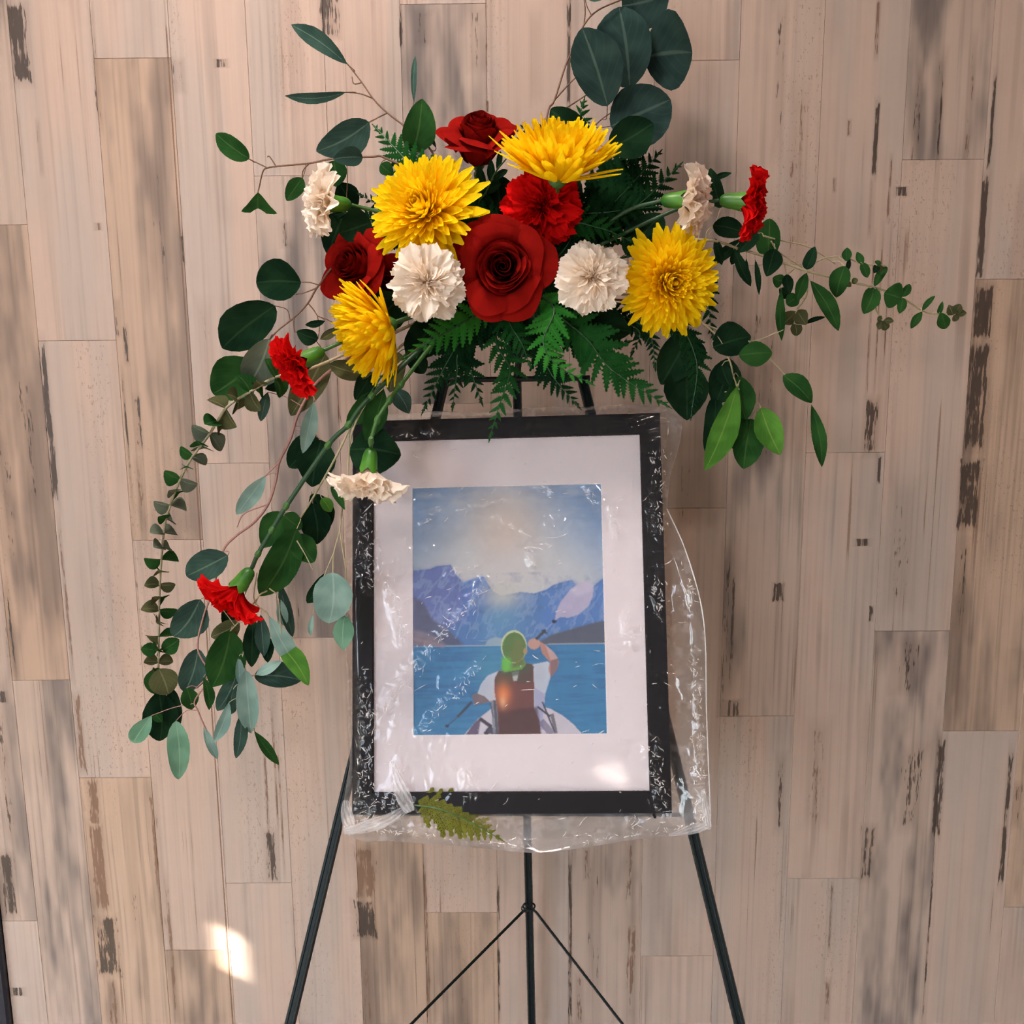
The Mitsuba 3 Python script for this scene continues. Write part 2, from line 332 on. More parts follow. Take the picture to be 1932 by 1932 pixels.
FRONT_HOLES = [(-2.25, -1.45, 0.12, 2.45)]
LEFT_HOLES = [(-4.0, -3.1, 0.12, 2.45), (-2.1, -0.95, 0.10, 1.02)]
wall_with_holes('wall_front', 0, FRONT - 0.1, FRONT, (ROOM_X0, ROOM_X1), FRONT_HOLES, 'grey_wall')
for a, b, z0, z1 in FRONT_HOLES:
    k = put('window_1', join([box((a, FRONT - 0.06, z0), (a + 0.04, FRONT - 0.02, z1)), box((b - 0.04, FRONT - 0.06, z0), (b, FRONT - 0.02, z1)),
                              box((a + 0.04, FRONT - 0.06, z0), (b - 0.04, FRONT - 0.02, z0 + 0.04)), box((a + 0.04, FRONT - 0.06, z1 - 0.04), (b - 0.04, FRONT - 0.02, z1))]), 'window_metal', kind='structure')
    put('pane', (np.array([[a + 0.04, FRONT - 0.04, z0 + 0.04], [b - 0.04, FRONT - 0.04, z0 + 0.04], [b - 0.04, FRONT - 0.04, z1 - 0.04], [a + 0.04, FRONT - 0.04, z1 - 0.04]]), np.array([[0, 1, 2, 3]])), 'glass', k)
def sun_hole(x, y, half_w, half_h, p=None):
    """Where the sun's ray to a point passes the left wall."""
    q = at(x, y, 0) if p is None else p
    t = (ROOM_X0 - q[0]) / SUN[0]
    h = q + SUN * t
    return (h[1] - half_w, h[1] + half_w, h[2] - half_h, h[2] + half_h)
wall_with_holes('wall_left', 1, ROOM_X0 - 0.03, ROOM_X0, (FRONT, 0.12), LEFT_HOLES + [sun_hole(468, 1800, 0.017, 0.05), sun_hole(0, 0, 0.009, 0.017, fpt(1182, 1462))], 'painted_wall')  # small slots added in this unseen wall to throw the two sun patches
for a, b, z0, z1 in LEFT_HOLES:
    X = ROOM_X0
    k = put('window_2', join([box((X - .03, a, z0), (X, a + 0.04, z1)), box((X - .03, b - 0.04, z0), (X, b, z1)), box((X - .03, a + 0.04, z0), (X, b - 0.04, z0 + 0.04)), box((X - .03, a + 0.04, z1 - 0.04), (X, b - 0.04, z1))]), 'window_metal', kind='structure')
    put('pane', (np.array([[X - .015, a + 0.04, z0 + 0.04], [X - .015, b - 0.04, z0 + 0.04], [X - .015, b - 0.04, z1 - 0.04], [X - .015, a + 0.04, z1 - 0.04]]), np.array([[0, 1, 2, 3]])), 'glass', k)
for lx, ly, said in ((-1.2, -2.75, 'at the front left'), (0.35, -2.75, 'at the front, right of the other'), (-0.35, -0.75, 'nearest the plank wall')):
    k = thing('ceiling_light', 'square white ceiling panel light overhead ' + said, 'light')
    put('light_frame', join([box((lx - .17, ly - .17, ZTOP - .03), (lx + .17, ly - .155, ZTOP - .001)), box((lx - .17, ly + .155, ZTOP - .03), (lx + .17, ly + .17, ZTOP - .001)),
                             box((lx - .17, ly - .155, ZTOP - .03), (lx - .155, ly + .155, ZTOP - .001)), box((lx + .155, ly - .155, ZTOP - .03), (lx + .17, ly + .155, ZTOP - .001))]), 'window_metal', k)
    d = put('diffuser', (np.array([[lx - .155, ly - .155, ZTOP - .02], [lx - .155, ly + .155, ZTOP - .02], [lx + .155, ly + .155, ZTOP - .02], [lx + .155, ly - .155, ZTOP - .02]]), np.array([[0, 1, 2, 3]])), 'ceiling_white', k)
    scene[d]['emitter'] = {'type': 'area', 'radiance': {'type': 'rgb', 'value': list(LAMP)}}

# ---------------------------------------------------------------- wire easel
ez = thing('wire_easel', 'dark green wire tripod easel carrying the framed picture before the plank wall', 'easel')
EOFF = -0.032
def channel(a, b, nrm, w, d):
    """A leg of U-shaped channel from a to b, open to the back."""
    t = unit(b - a); s = unit(np.cross(t, nrm)); n = np.cross(s, t)
    if n @ nrm < 0: n = -n
    prof = np.array([(-w / 2, -d), (-w / 2 + w * .12, 0), (-w * .2, 0), (-w * .14, -.0012), (w * .14, -.0012), (w * .2, 0), (w / 2 - w * .12, 0), (w / 2, -d), (w / 2 - .0018, -d), (w / 2 - .0026, -.002), (-w / 2 + .0026, -.002), (-w / 2 + .0018, -d)])
    ring = [np.array([q + s * u + n * v for u, v in prof]) for q in (a, b)]
    v, f = grid(np.array(ring), True)
    cap = shapely.Polygon(prof)
    tv, tf = trimesh.creation.triangulate_polygon(cap, engine='earcut')
    return join([(v, f)] + [(np.array([q + s * u + n * w_ for u, w_ in tv]), tf) for q in (a, b)])
def to_floor(a, b):
    return a + (b - a) * ((0.004 - a[2]) / (b[2] - a[2]))
la, lb = fpt(838, 714, EOFF), fpt(545, 1932, EOFF)
ra, rb = fpt(1098, 710, EOFF), fpt(1396, 1932, EOFF)
lfoot, rfoot = to_floor(la, lb), to_floor(ra, rb)
put('leg', channel(la, lfoot, FN, .0155, .008), 'easel_metal', ez)
put('leg', channel(ra, rfoot, FN, .0155, .008), 'easel_metal', ez)
ba = fpt(975, 714, EOFF - .012)
bfoot = np.array([at(1004, 1932, .06)[0] + .003, -.045, .004])
put('leg', channel(ba, bfoot, np.array([0, -1.0, 0]), .0135, .007), 'easel_metal', ez)
for q in (lfoot, rfoot, bfoot):
    put('foot_cap', box(q - [.011, .011, .004], q + [.011, .011, .028], .003), 'foot_rubber', ez)
put('crossbar', tube([fpt(828, 717, EOFF - .006), fpt(1113, 713, EOFF - .006)], .0042), 'easel_metal', ez)
def leg_pt(a, b, z): return a + (b - a) * ((z - a[2]) / (b[2] - a[2]))
ring_c = leg_pt(ba, bfoot, at(998, 1715, .09)[2])
th = np.linspace(0, 2 * np.pi, 20)
put('ring', join([tube([ring_c + np.array([-.006 + .0065 * math.cos(t), -.011, .0065 * math.sin(t)]) for t in th], .0013, 6, False), tube([ring_c + np.array([.010 * math.cos(t), -.003 + .011 * math.sin(t), -.001]) for t in th], .0016, 6, False)]), 'easel_metal', ez)
for a, b, sx in ((la, lfoot, -1), (ra, rfoot, 1)):
    put('brace_wire', tube([ring_c + np.array([.004 * sx, -.011, 0]), ring_c + np.array([.012 * sx, -.014, -.006]), leg_pt(a, b, .30 if sx < 0 else .26)], .0023, 7), 'easel_metal', ez)
for px in (700, 1235):
    q = floc(px, 1540)
    put('picture_hook', tube([fw(q[0], q[1], -.03), fw(q[0], q[1], .0), fw(q[0], q[1], .006)], .0022, 6), 'easel_metal', ez)
put('ledge_bar', tube([leg_pt(la, lfoot, fpt(700, 1536, EOFF)[2]), leg_pt(ra, rfoot, fpt(1235, 1536, EOFF)[2])], .0028, 7), 'easel_metal', ez)

# ---------------------------------------------------------------- framed picture
fr = thing('picture_frame', 'black framed kayaker photograph with wide white mat inside clear film', 'picture frame')
RW = 0.0292
a, b = FW / 2, FH / 2
def rail(p0, p1, i0, i1):
    prof = lambda o, i: [fw(*o, -.012), fw(*o, .009), fw(*(np.array(o) * .994 + np.array(i) * .006), .011), fw(*(np.array(o) * .05 + np.array(i) * .95), .010), fw(*i, .008), fw(*i, -.012)]
    ringA, ringB = np.array(prof(p0, i0)), np.array(prof(p1, i1))
    v, f = grid(np.array([ringA, ringB]), True)
    return v, f
ia, ib = a - RW, b - RW
cs = [(-a, b), (a, b), (a, -b), (-a, -b)]; ic = [(-ia, ib), (ia, ib), (ia, -ib), (-ia, -ib)]
for k in range(4):
    put('rail', rail(cs[k], cs[(k + 1) % 4], ic[k], ic[(k + 1) % 4]), 'frame_black', fr)
put('backing', join([(np.array([fw(x, y, o) for o in (-.011, -.006) for x, y in ic]), np.array([[0, 1, 2, 3], [4, 7, 6, 5], [0, 4, 5, 1], [1, 5, 6, 2], [2, 6, 7, 3], [3, 7, 4, 0]]))]), 'backing_board', fr)
o_px = [(778, 919), (1134, 914), (1146, 1386), (780, 1386)]
op = [floc(*q, .002) for q in o_px]
cx = np.mean([q[0] for q in op]); 
ol, orr = (op[0][0] + op[3][0]) / 2, (op[1][0] + op[2][0]) / 2
ot, ob = (op[0][1] + op[1][1]) / 2, (op[2][1] + op[3][1]) / 2
oc = [(ol, ot), (orr, ot), (orr, ob), (ol, ob)]
mv = [fw(x * 1.002, y * 1.002, .002) for x, y in ic] + [fw(x, y, .002) for x, y in oc]
put('mat_board', (np.array(mv), np.array([[k, (k + 1) % 4, 4 + (k + 1) % 4, 4 + k] for k in range(4)])), 'mat_board', fr, label='white mat board')
bv = [fw(x, y, .002) for x, y in oc] + [fw(x + (.0005 if x < cx else -.0005), y + (.0005 if y < (ot + ob) / 2 else -.0005), .0003) for x, y in oc]
put('mat_bevel', (np.array(bv), np.array([[k, (k + 1) % 4, 4 + (k + 1) % 4, 4 + k] for k in range(4)])), 'mat_core', fr)
put('glazing', (np.array([fw(x, y, .0045) for x, y in ic]), np.array([[0, 1, 2, 3]])), 'picture_glass', fr)

# the printed photograph, painted on a fine flat lattice; shapes in the units of a 1420 x 1810 sheet
NX, NY = 330, 424
gx, gy = np.meshgrid((np.arange(NX) / (NX - 1)) * 1420, (np.arange(NY) / (NY - 1)) * 1810)
img = np.zeros((NY, NX, 3))
def lin(c): return np.array(srgb(*c))
def blend(mask, c, k=1.0):
    global img
    m = (mask * k)[..., None]
    img = img * (1 - m) + lin(c) * m
def poly(pts, c, k=1.0, soft=0.6):
    pts = [((x - 72) * 1420 / (1370 + 50 * (y - 75) / 1810), y - 75) for x, y in pts]
    m = shapely.contains_xy(shapely.Polygon(pts).buffer(0), gx, gy).astype(float)
    blend(gaussian_filter(m, soft), c, k)
def glow(x, y, rx, ry, c, k):
    x, y = x - 72, y - 75
    blend(np.exp(-(((gx - x) / rx) ** 2 + ((gy - y) / ry) ** 2)), c, k)
def strip_(x0, y0, x1, y1, w, c, k=1.0):
    d = unit([x1 - x0, y1 - y0]); n = np.array([-d[1], d[0]]) * w / 2
    poly([(x0 + n[0], y0 + n[1]), (x1 + n[0], y1 + n[1]), (x1 - n[0], y1 - n[1]), (x0 - n[0], y0 - n[1])], c, k)
def oval(x, y, rx, ry, c, k=1.0, tilt=0.0):
    t = np.linspace(0, 2 * np.pi, 28)
    ux, uy = rx * np.cos(t), ry * np.sin(t)
    poly(list(zip(x + ux * math.cos(tilt) - uy * math.sin(tilt), y + ux * math.sin(tilt) + uy * math.cos(tilt))), c, k)
tex = meshkit.fbm(np.stack([gx / 160, gy / 60, gx * 0], -1), 4)
tex2 = meshkit.fbm(np.stack([gx / 50, gy / 50, gx * 0 + 3], -1), 4)
img[:] = lin((176, 190, 208))
blend(np.ones_like(gx), (186, 192, 196), 0.4)
side = np.clip(np.abs(gx - 690) / 700, 0, 1)
blend(np.clip(side * 1.3 - gy / 620 + 0.12, 0, 1) * (0.75 + 0.5 * tex), (90, 140, 196), 0.8)
blend(np.clip(0.9 - gy / 130, 0, 1) * (0.35 + .65 * side), (96, 140, 192), 0.6)
blend(np.clip((tex - .45) * 3, 0, 1) * np.clip(1 - gy / 560, 0, 1), (196, 202, 208), 0.5)
glow(760, 420, 260, 330, (218, 200, 190), 0.75)
glow(740, 760, 500, 190, (204, 204, 208), 0.75)
poly([(70, 690), (200, 680), (250, 660), (350, 652), (385, 720), (440, 785), (540, 750), (590, 742), (625, 800), (665, 855), (720, 885), (860, 860), (960, 872), (1050, 845), (1100, 812), (1180, 790), (1235, 778), (1270, 830), (1330, 862), (1400, 820), (1450, 776), (1480, 770), (1480, 1250), (70, 1250)], (66, 118, 182))
poly([(70, 690), (200, 680), (250, 660), (350, 652), (385, 720), (440, 785), (520, 900), (470, 1050), (330, 1120), (70, 1150)], (98, 112, 180), .85, 3)
poly([(440, 785), (540, 750), (590, 742), (640, 900), (560, 1050), (420, 1100)], (72, 116, 190), .8, 3)
poly([(1050, 845), (1235, 778), (1330, 862), (1450, 776), (1480, 770), (1480, 1090), (1250, 1110), (1000, 1140)], (72, 122, 196), .7, 4)
blend(np.clip((tex2 - .5) * 3, 0, 1) * ((gy > 640) & (gy < 1165)), (56, 84, 140), .35)
crag = 1 - np.abs(2 * meshkit.fbm(np.stack([(gx + gy * .5) / 70, (gy - gx * .25) / 120, gx * 0 + 8], -1), 4) - 1)
blend(np.clip((crag - .8) * 6, 0, 1) * (img[..., 2] > img[..., 0] * 1.6) * ((gy > 590) & (gy < 1120)), (140, 166, 206), .45)
poly([(75, 880), (150, 920), (215, 1050), (330, 1120), (450, 1245), (75, 1250)], (74, 80, 112), .9, 2)
poly([(75, 1120), (190, 1150), (330, 1245), (75, 1250)], (128, 120, 138), .8, 2)
glow(740, 900, 130, 90, (212, 206, 190), .8)
glow(740, 1050, 160, 170, (92, 152, 190), .6)
poly([(960, 1245), (1090, 1172), (1250, 1130), (1400, 1090), (1480, 1075), (1480, 1245)], (74, 82, 102), .95, 1)
poly([(600, 1245), (620, 1205), (680, 1185), (740, 1200), (800, 1245)], (160, 180, 196), .8, 1)
w_ = (gy > 1170).astype(float)
blend(gaussian_filter(w_, .6), (38, 122, 176))
blend(w_ * np.clip((meshkit.fbm(np.stack([gx / 240, gy / 26, gx * 0 + 5], -1), 4) - .45) * 4, 0, 1), (30, 98, 158), .6)
blend(w_ * np.clip((gy - 1500) / 400, 0, 1), (36, 130, 178), .5)
glow(640, 1400, 120, 180, (70, 150, 180), .5)
strip_(75, 1248, 1480, 1240, 7, (170, 186, 200), .6)
strip_(300, 1250, 75, 1190, 26, (150, 128, 140), .5)
poly([(445, 1885), (540, 1780), (640, 1705), (760, 1660), (960, 1670), (1080, 1705), (1170, 1755), (1245, 1815), (1310, 1885)], (198, 196, 212))
poly([(455, 1885), (520, 1800), (570, 1760), (550, 1885)], (66, 44, 92), .9)
strip_(560, 1770, 650, 1830, 26, (52, 44, 72)); strip_(650, 1830, 600, 1885, 36, (44, 40, 62)); strip_(620, 1850, 720, 1885, 40, (58, 62, 88))
strip_(505, 1650, 395, 1760, 18, (30, 44, 70)); strip_(400, 1755, 315, 1825, 9, (40, 70, 110)); oval(320, 1820, 16, 12, (24, 44, 76))
poly([(505, 1605), (560, 1575), (650, 1615), (640, 1650), (520, 1675)], (112, 96, 106))
poly([(545, 1590), (572, 1520), (620, 1462), (700, 1430), (800, 1420), (900, 1395), (1060, 1365), (1092, 1400), (1078, 1480), (1040, 1600), (1030, 1700), (1020, 1800), (700, 1810), (650, 1660), (600, 1612)], (184, 196, 216))
poly([(960, 1550), (1040, 1600), (1025, 1760), (1030, 1850), (975, 1860)], (160, 164, 206), .8)
poly([(640, 1640), (700, 1650), (720, 1885), (660, 1885), (650, 1750)], (120, 128, 146), .9)
poly([(990, 1212), (1040, 1245), (1105, 1305), (1140, 1365), (1128, 1420), (1082, 1480), (1064, 1420), (1076, 1370), (1020, 1310)], (176, 128, 118))
poly([(1076, 1365), (1138, 1340), (1128, 1430), (1082, 1482)], (120, 96, 108), .8)
poly([(1040, 1245), (1105, 1300), (1135, 1345), (1080, 1356)], (206, 186, 196), .5)
oval(958, 1238, 44, 40, (190, 150, 140))
strip_(975, 1205, 1042, 1140, 20, (40, 52, 66)); strip_(1015, 1140, 1055, 1165, 10, (40, 52, 66))
strip_(1050, 1130, 1105, 1080, 9, (150, 170, 210), .6); oval(1106, 1078, 17, 14, (28, 38, 70))
poly([(1110, 1070), (1120, 1010), (1150, 940), (1220, 850), (1290, 805), (1345, 788), (1392, 818), (1385, 900), (1355, 970), (1280, 1032), (1210, 1052), (1150, 1048)], (178, 174, 206), .95)
poly([(1220, 850), (1290, 805), (1345, 788), (1392, 818), (1370, 870), (1260, 900)], (194, 192, 218), .6, 2)
poly([(672, 1480), (700, 1430), (800, 1425), (900, 1380), (950, 1385), (960, 1530), (960, 1700), (1000, 1790), (1010, 1885), (700, 1885), (690, 1700), (668, 1560)], (104, 54, 52))
poly([(700, 1720), (985, 1690), (1010, 1885), (700, 1885)], (64, 28, 34), .85, 2)
poly([(672, 1500), (700, 1428), (795, 1425), (800, 1530), (690, 1540)], (74, 66, 54), .9)
poly([(830, 1520), (850, 1430), (905, 1405), (960, 1400), (935, 1520)], (76, 62, 56), .9)
poly([(795, 1440), (850, 1430), (835, 1500), (810, 1505)], (172, 186, 190), .95)
poly([(700, 1445), (800, 1400), (900, 1370), (945, 1390), (890, 1450), (800, 1470)], (62, 74, 58), .8, 1)
glow(740, 1600, 52, 78, (226, 128, 66), .9); glow(735, 1650, 22, 40, (236, 186, 140), .7)
strip_(985, 1690, 1080, 1760, 14, (40, 44, 66)); strip_(1020, 1655, 1110, 1870, 12, (50, 52, 74)); strip_(1090, 1740, 1120, 1880, 26, (52, 54, 76), .8); strip_(1010, 1790, 1090, 1885, 50, (86, 82, 122), .7)
strip_(670, 1640, 690, 1885, 20, (46, 52, 70), .8); strip_(640, 1660, 660, 1760, 8, (50, 60, 84), .8)
poly([(738, 1330), (880, 1330), (900, 1385), (870, 1420), (745, 1440), (715, 1410)], (96, 166, 62), .9)
poly([(800, 1300), (885, 1330), (895, 1390), (800, 1410)], (96, 92, 50), .8, 2)
oval(812, 1255, 95, 118, (190, 206, 170))
oval(814, 1262, 87, 110, (84, 122, 58)); oval(835, 1290, 55, 84, (104, 112, 56), .6)
oval(895, 1290, 14, 26, (168, 142, 100), .9)
poly([(730, 1250), (760, 1180), (820, 1160), (800, 1300), (740, 1320)], (70, 116, 52), .6, 2)
poly([(720, 1330), (790, 1340), (780, 1420), (735, 1440)], (96, 190, 56), .75, 2)
img = (img * 0.88 + 0.12 * lin((168, 168, 176))) * (0.95 + 0.1 * tex2[..., None])
pu, pv = np.meshgrid(np.linspace(0, 1, NX), np.linspace(0, 1, NY))
pv3 = np.stack([ol + (orr - ol) * pu, ot + (ob - ot) * pv], -1).reshape(-1, 2)
pverts = FC + pv3[:, :1] * FX + pv3[:, 1:] * FZ + FN * .0002
_, pf = grid(pverts.reshape(NY, NX, 3))
put('photo_print', (pverts, pf), 'print_paper', fr, color=np.clip(img, 0, 1).reshape(-1, 3), label='colour photograph of a kayaker on a blue lake below mountains')

# ---------------------------------------------------------------- flowers
def frame_of(axis, spin=0.0):
    """Axes (3 x 3 columns) with z along the given direction (right, up, towards the viewer)."""
    z = unit([axis[0], -axis[2], axis[1]])
    x = unit(np.cross([0.12, 0.3, 1.0], z)); y = np.cross(z, x)
    c, s = math.cos(spin), math.sin(spin)
    return np.stack([c * x + s * y, -s * x + c * y, z], 1)

def petal_strip(th, rz, widths, cup, across=3, lift=None):
    """A petal as a strip: path rz in the plane of azimuth th, widths along it, edges cupped by cup."""
    rz = np.asarray(rz, float); n = len(rz)
    er, et = np.array([math.cos(th), math.sin(th), 0]), np.array([-math.sin(th), math.cos(th), 0])
    t = unit(np.gradient(rz, axis=0)); nr = np.stack([-t[:, 1], t[:, 0]], 1)
    u = np.linspace(-1, 1, across)
    c = rz[:, :1] * er + rz[:, 1:] * np.array([0, 0, 1.0])
    nv = nr[:, :1] * er + nr[:, 1:] * np.array([0, 0, 1.0])
    P = c[:, None] + (widths[:, None] * u)[..., None] * et + (np.asarray(cup)[:, None] * widths[:, None] * u ** 2)[..., None] * nv[:, None]
    return P

def lattice_uv(m, n):
    u, v = np.meshgrid(np.linspace(0, 1, n), np.linspace(0, 1, m))
    return np.stack([u, v], -1).reshape(-1, 2)

def place(P, F, R, origin):
    return P.reshape(-1, 3) @ (F.T * R) + origin

def stem_tube(pts, r0, r1=None, bsdf='stem_green', parent=None, name='stem', label=None):
    p = smooth_path(pts, 7)
    return put(name, tube(p, np.linspace(r0, r1 or r0, len(p)), 8), bsdf, parent, smooth=60, label=label)

FOAM = at(990, 520, .235)

def chrysanthemum(label, px, w, Rpx, axis, spin, n=260, open_=1.0, seed=0, cup=0.0):
    r = np.random.default_rng(seed)
    k = thing('chrysanthemum', label, 'flower', None)
    o = at(*px, w); R = Rpx * scale_at(o); F = frame_of(axis, spin)
    inner, uvs, count = [], [], 0
    for i in range(n):
        t = (i + .5) / n
        th = i * 2.399963 + r.normal(0, .06)
        phi = math.radians((5 + (88 - 26 * cup) * t ** .75) * open_ + r.normal(0, 4))
        L = (.34 + .56 * t ** .6 + cup * (.22 - .14 * t)) * (1 + r.normal(0, .05))
        if t > .93: L *= r.uniform(.85, 1.12); phi += math.radians(r.uniform(-4, 14))
        s = np.linspace(0, 1, 7)
        bendv = math.radians((-34 * (1 - t) - 8) if t < .8 else r.uniform(-22, 22) - 22 * cup)
        ang = phi + bendv * (s - .3)
        st = L / 6
        rr = .07 * t + .02 + np.concatenate([[0], np.cumsum(np.sin(ang[:-1]) * st)])
        zz = .16 * (1 - t) + np.concatenate([[0], np.cumsum(np.cos(ang[:-1]) * st)])
        wd = .082 * (.66 + .42 * t) * np.array([.35, .55, .78, .95, 1.0, .82, .26]) * (1 + r.normal(0, .06))
        P = petal_strip(th, np.stack([rr, zz], 1), wd, np.array([.9, .8, .7, .6, .55, .6, .8]) * (.9 if t < .8 else .6))
        P = P + r.normal(0, .004, (1, 1, 3))
        V = place(P, F, R, o); _, f = grid(P); uv = lattice_uv(7, 3)
        if t > .5:
            put('petal', (V, f), 'mum_yellow', k, smooth=True, uv=uv)
        else:
            inner.append((V, f)); uvs.append(uv)
    put('inner_petals', join(inner), 'mum_yellow', k, smooth=True, uv=np.vstack(uvs), kind='stuff', label='tightly packed inner yellow petals')
    ax = F[:, 2]
    pr = np.array([(0.0, -.10), (.07, -.09), (.13, -.03), (.14, .04), (.10, .12), (0.0, .15)])
    an = np.linspace(0, 2 * np.pi, 13)[:-1]
    ring = np.array([[(q * math.cos(t), q * math.sin(t), z) for t in an] for q, z in pr])
    put('flower_base', (place(ring, F, R, o), grid(ring, True)[1]), 'stem_green', k, smooth=True)
    stem_tube([o - ax * R * .09, o - ax * R * .2 + np.array([0, .03, 0]), FOAM + (o - FOAM) * .4 + np.array([0, .03, 0]), FOAM], .0026, parent=k)
    return k

def calyx(parent, F, R, o, length, width):
    an = np.linspace(0, 2 * np.pi, 21)[:-1]
    prof = [(0.0, -1.0), (.30, -1.0), (.52, -.93), (.72, -.8), (.86, -.55), (.9, -.3), (.98, -.05), (1.06, .14)]
    ring = []
    for j, (q, z) in enumerate(prof):
        row = []
        for t in an:
            tooth = (abs(((t * 5 / (2 * np.pi)) % 1) - .5) * 2) if j >= len(prof) - 1 else 0
            row.append((q * width * math.cos(t) * (1 + .12 * tooth), q * width * math.sin(t) * (1 + .12 * tooth), z * length + .34 * length * tooth * (j == len(prof) - 1)))
        ring.append(row)
    ring = np.array(ring)
    uv = np.stack(np.meshgrid(np.linspace(0, 1, 20), np.linspace(0, 1, len(prof))), -1).reshape(-1, 2)
    put('calyx', (place(ring, F, 1.0, o), grid(ring, True)[1]), 'calyx_green', parent, smooth=True, uv=uv, label='green calyx')

def carnation(label, px, w, Rpx, axis, spin, colour, seed, stem=None, depth=.9, spread=1.0, stem_mat='stem_green', stem_r=.0026):
    r = np.random.default_rng(100 + seed)
    k = thing('carnation', label, 'flower')
    o = at(*px, w); sc = scale_at(o); R = Rpx * sc; F = frame_of(axis, spin)
    na, ns = 29, 10
    whorls = [(6, .08, .56, .56), (8, .24, .74, .60), (9, .48, .90, .70), (9, .80, 1.0, .80), (8, 1.10, 1.02, .92)]
    for wi, (n, lean, L, half) in enumerate(whorls):
        for i in range(n):
            th0 = 2 * np.pi * (i + .5 * (wi % 2)) / n + r.normal(0, .12)
            lean_ = (lean + r.normal(0, .09)) * spread
            Lk = L * (1 + r.normal(0, .06))
            u = np.linspace(-1, 1, na)[None, :]; s = np.linspace(0, 1, ns)[:, None]
            teeth = .075 * (np.abs(((u * 5.5 + r.random()) % 1) - .5) * 2 - .5) * np.clip((s - .75) / .25, 0, 1)
            lobes = .06 * np.sin(u * r.uniform(3, 6) + r.random() * 6) * s ** 2 - .16 * u ** 4 * s
            ln = Lk * (s + teeth + lobes * s)
            a1, a2 = r.uniform(0, 6.28, 2); f1, f2 = r.uniform(4.5, 7), r.uniform(9, 13)
            ruff = (np.sin(u * f1 + a1) * .17 + np.sin(u * f2 + a2 + s * 2) * .11) * s ** 1.8 * (1.3 if wi < 3 else .9)
            ang = lean_ * (.35 + .85 * s ** .9) + ruff * 1.0
            width = half * (s ** 1.15) * u * .8
            rad = np.sin(ang) * ln * .98 + .03
            z = np.cos(ang) * ln * depth * .72 - .02
            th = th0 + np.arctan2(width, np.maximum(rad, .22 * s + .05)) * .9 + ruff * .15
            rr = np.sqrt(rad ** 2 + (width * .42) ** 2)
            P = np.stack([rr * np.cos(th), rr * np.sin(th), z + 0 * u + r.normal(0, .01)], -1) + r.normal(0, .035, 3)
            put('petal', (place(P, F, R, o), grid(P)[1]), colour, k, smooth=True, uv=lattice_uv(ns, na))
    ax = F[:, 2]; cl = .52 * 66 * sc
    calyx(k, F, R, o + ax * .02 * R, cl, 16.5 * sc)
    tail = o - ax * cl * 1.0
    if stem is None:
        pts = [tail, tail - ax * .02 + (FOAM - tail) * .15, FOAM + (tail - FOAM) * .3, FOAM]
    else:
        pts = [tail] + [at(x, y, w_) for x, y, w_ in stem]
    stem_tube(pts, stem_r, stem_r * 1.15, stem_mat, k)
    if stem is not None and len(stem) > 3:
        for q in pts[1:-1:1]:
            sp = np.array([-.0033, -.0036, -.0033, -.0026]); 
            put('stem_node', tube([q + unit(pts[0] - q) * d for d in (-.006, -.002, .002, .006)], [.0027, .0042, .0044, .0028], 8), 'stem_green', k, smooth=60)
    return k

def rose(label, px, w, Rpx, axis, spin, seed, openness=1.0, squash=1.0):
    r = np.random.default_rng(300 + seed)
    k = thing('rose', label, 'flower')
    o = at(*px, w); R = Rpx * scale_at(o); F = frame_of(axis, spin)
    layers = [(1, .07, 3.4, .98), (2, .13, 1.9, .99), (3, .19, 1.5, 1.0), (3, .26, 1.35, .99), (3, .33, 1.3, .97), (4, .42, 1.1, .94), (4, .53, 1.05, .88), (5, .68, .92, .78), (5, .86, .84, .62)]
    rise = 0.0
    for li, (n, Rk, half, H) in enumerate(layers):
        for i in range(n):
            th0 = 2 * np.pi * i / n + li * 1.1 + r.normal(0, .12)
            na, ns = (25 if li == 0 else 15), 11
            u = np.linspace(-1, 1, na)[None, :]; s = np.linspace(0, 1, ns)[:, None]
            Rr = Rk * (1 + r.normal(0, .03)) * (1 if li < 3 else openness)
            top = H * (1 - (.10 + .22 * (li > 5)) * np.abs(u) ** 2.4)
            z = -.25 + (top + .25) * s
            base = .10 + .25 * Rr
            rad = base + (Rr - base) * s ** (1.1 if li < 6 else .8) + .05 * np.sin(s * np.pi) * (li > 2)
            roll = (.02 + .05 * (li > 3) + .16 * (li > 6)) * np.clip((s - .78) / .22, 0, 1) ** 2
            rad = rad + roll * (1 + .5 * np.sin(u * 3 + r.random() * 6))
            z = z - roll * .7 * (li > 3)
            spiral = u * (.035 if li < 6 else .02)
            pinch = .20 * (1 - np.abs(u)) * np.clip((s - .8) / .2, 0, 1) * (li > 6)
            rad = rad + spiral + pinch + .012 * np.sin(u * 5 + s * 4 + li)
            th = th0 + u * half * (.55 + .45 * np.sin(np.clip(s, 0.0, .8) / .8 * np.pi / 2)) + 0 * s
            P = np.stack([rad * np.cos(th), rad * np.sin(th), z * squash + 0 * u], -1)
            put('petal', (place(P, F, R, o), grid(P)[1]), 'rose_red', k, smooth=True, uv=lattice_uv(ns, na) * [1, .55 if li < 5 else 1.0])
    an = np.linspace(0, 2 * np.pi, 13)[:-1]
    ring = np.array([[(q * math.cos(t), q * math.sin(t), z * squash) for t in an] for q, z in ((0.0, -.5), (.1, -.48), (.17, -.38), (.2, -.28), (.16, -.2), (0, -.18))])
    put('hip', (place(ring, F, R, o), grid(ring, True)[1]), 'stem_green', k, smooth=True)
    ax = F[:, 2]
    stem_tube([o - ax * R * .48 * squash, o - ax * R * .9, FOAM + (o - FOAM) * .3, FOAM], .003, parent=k)
    return k

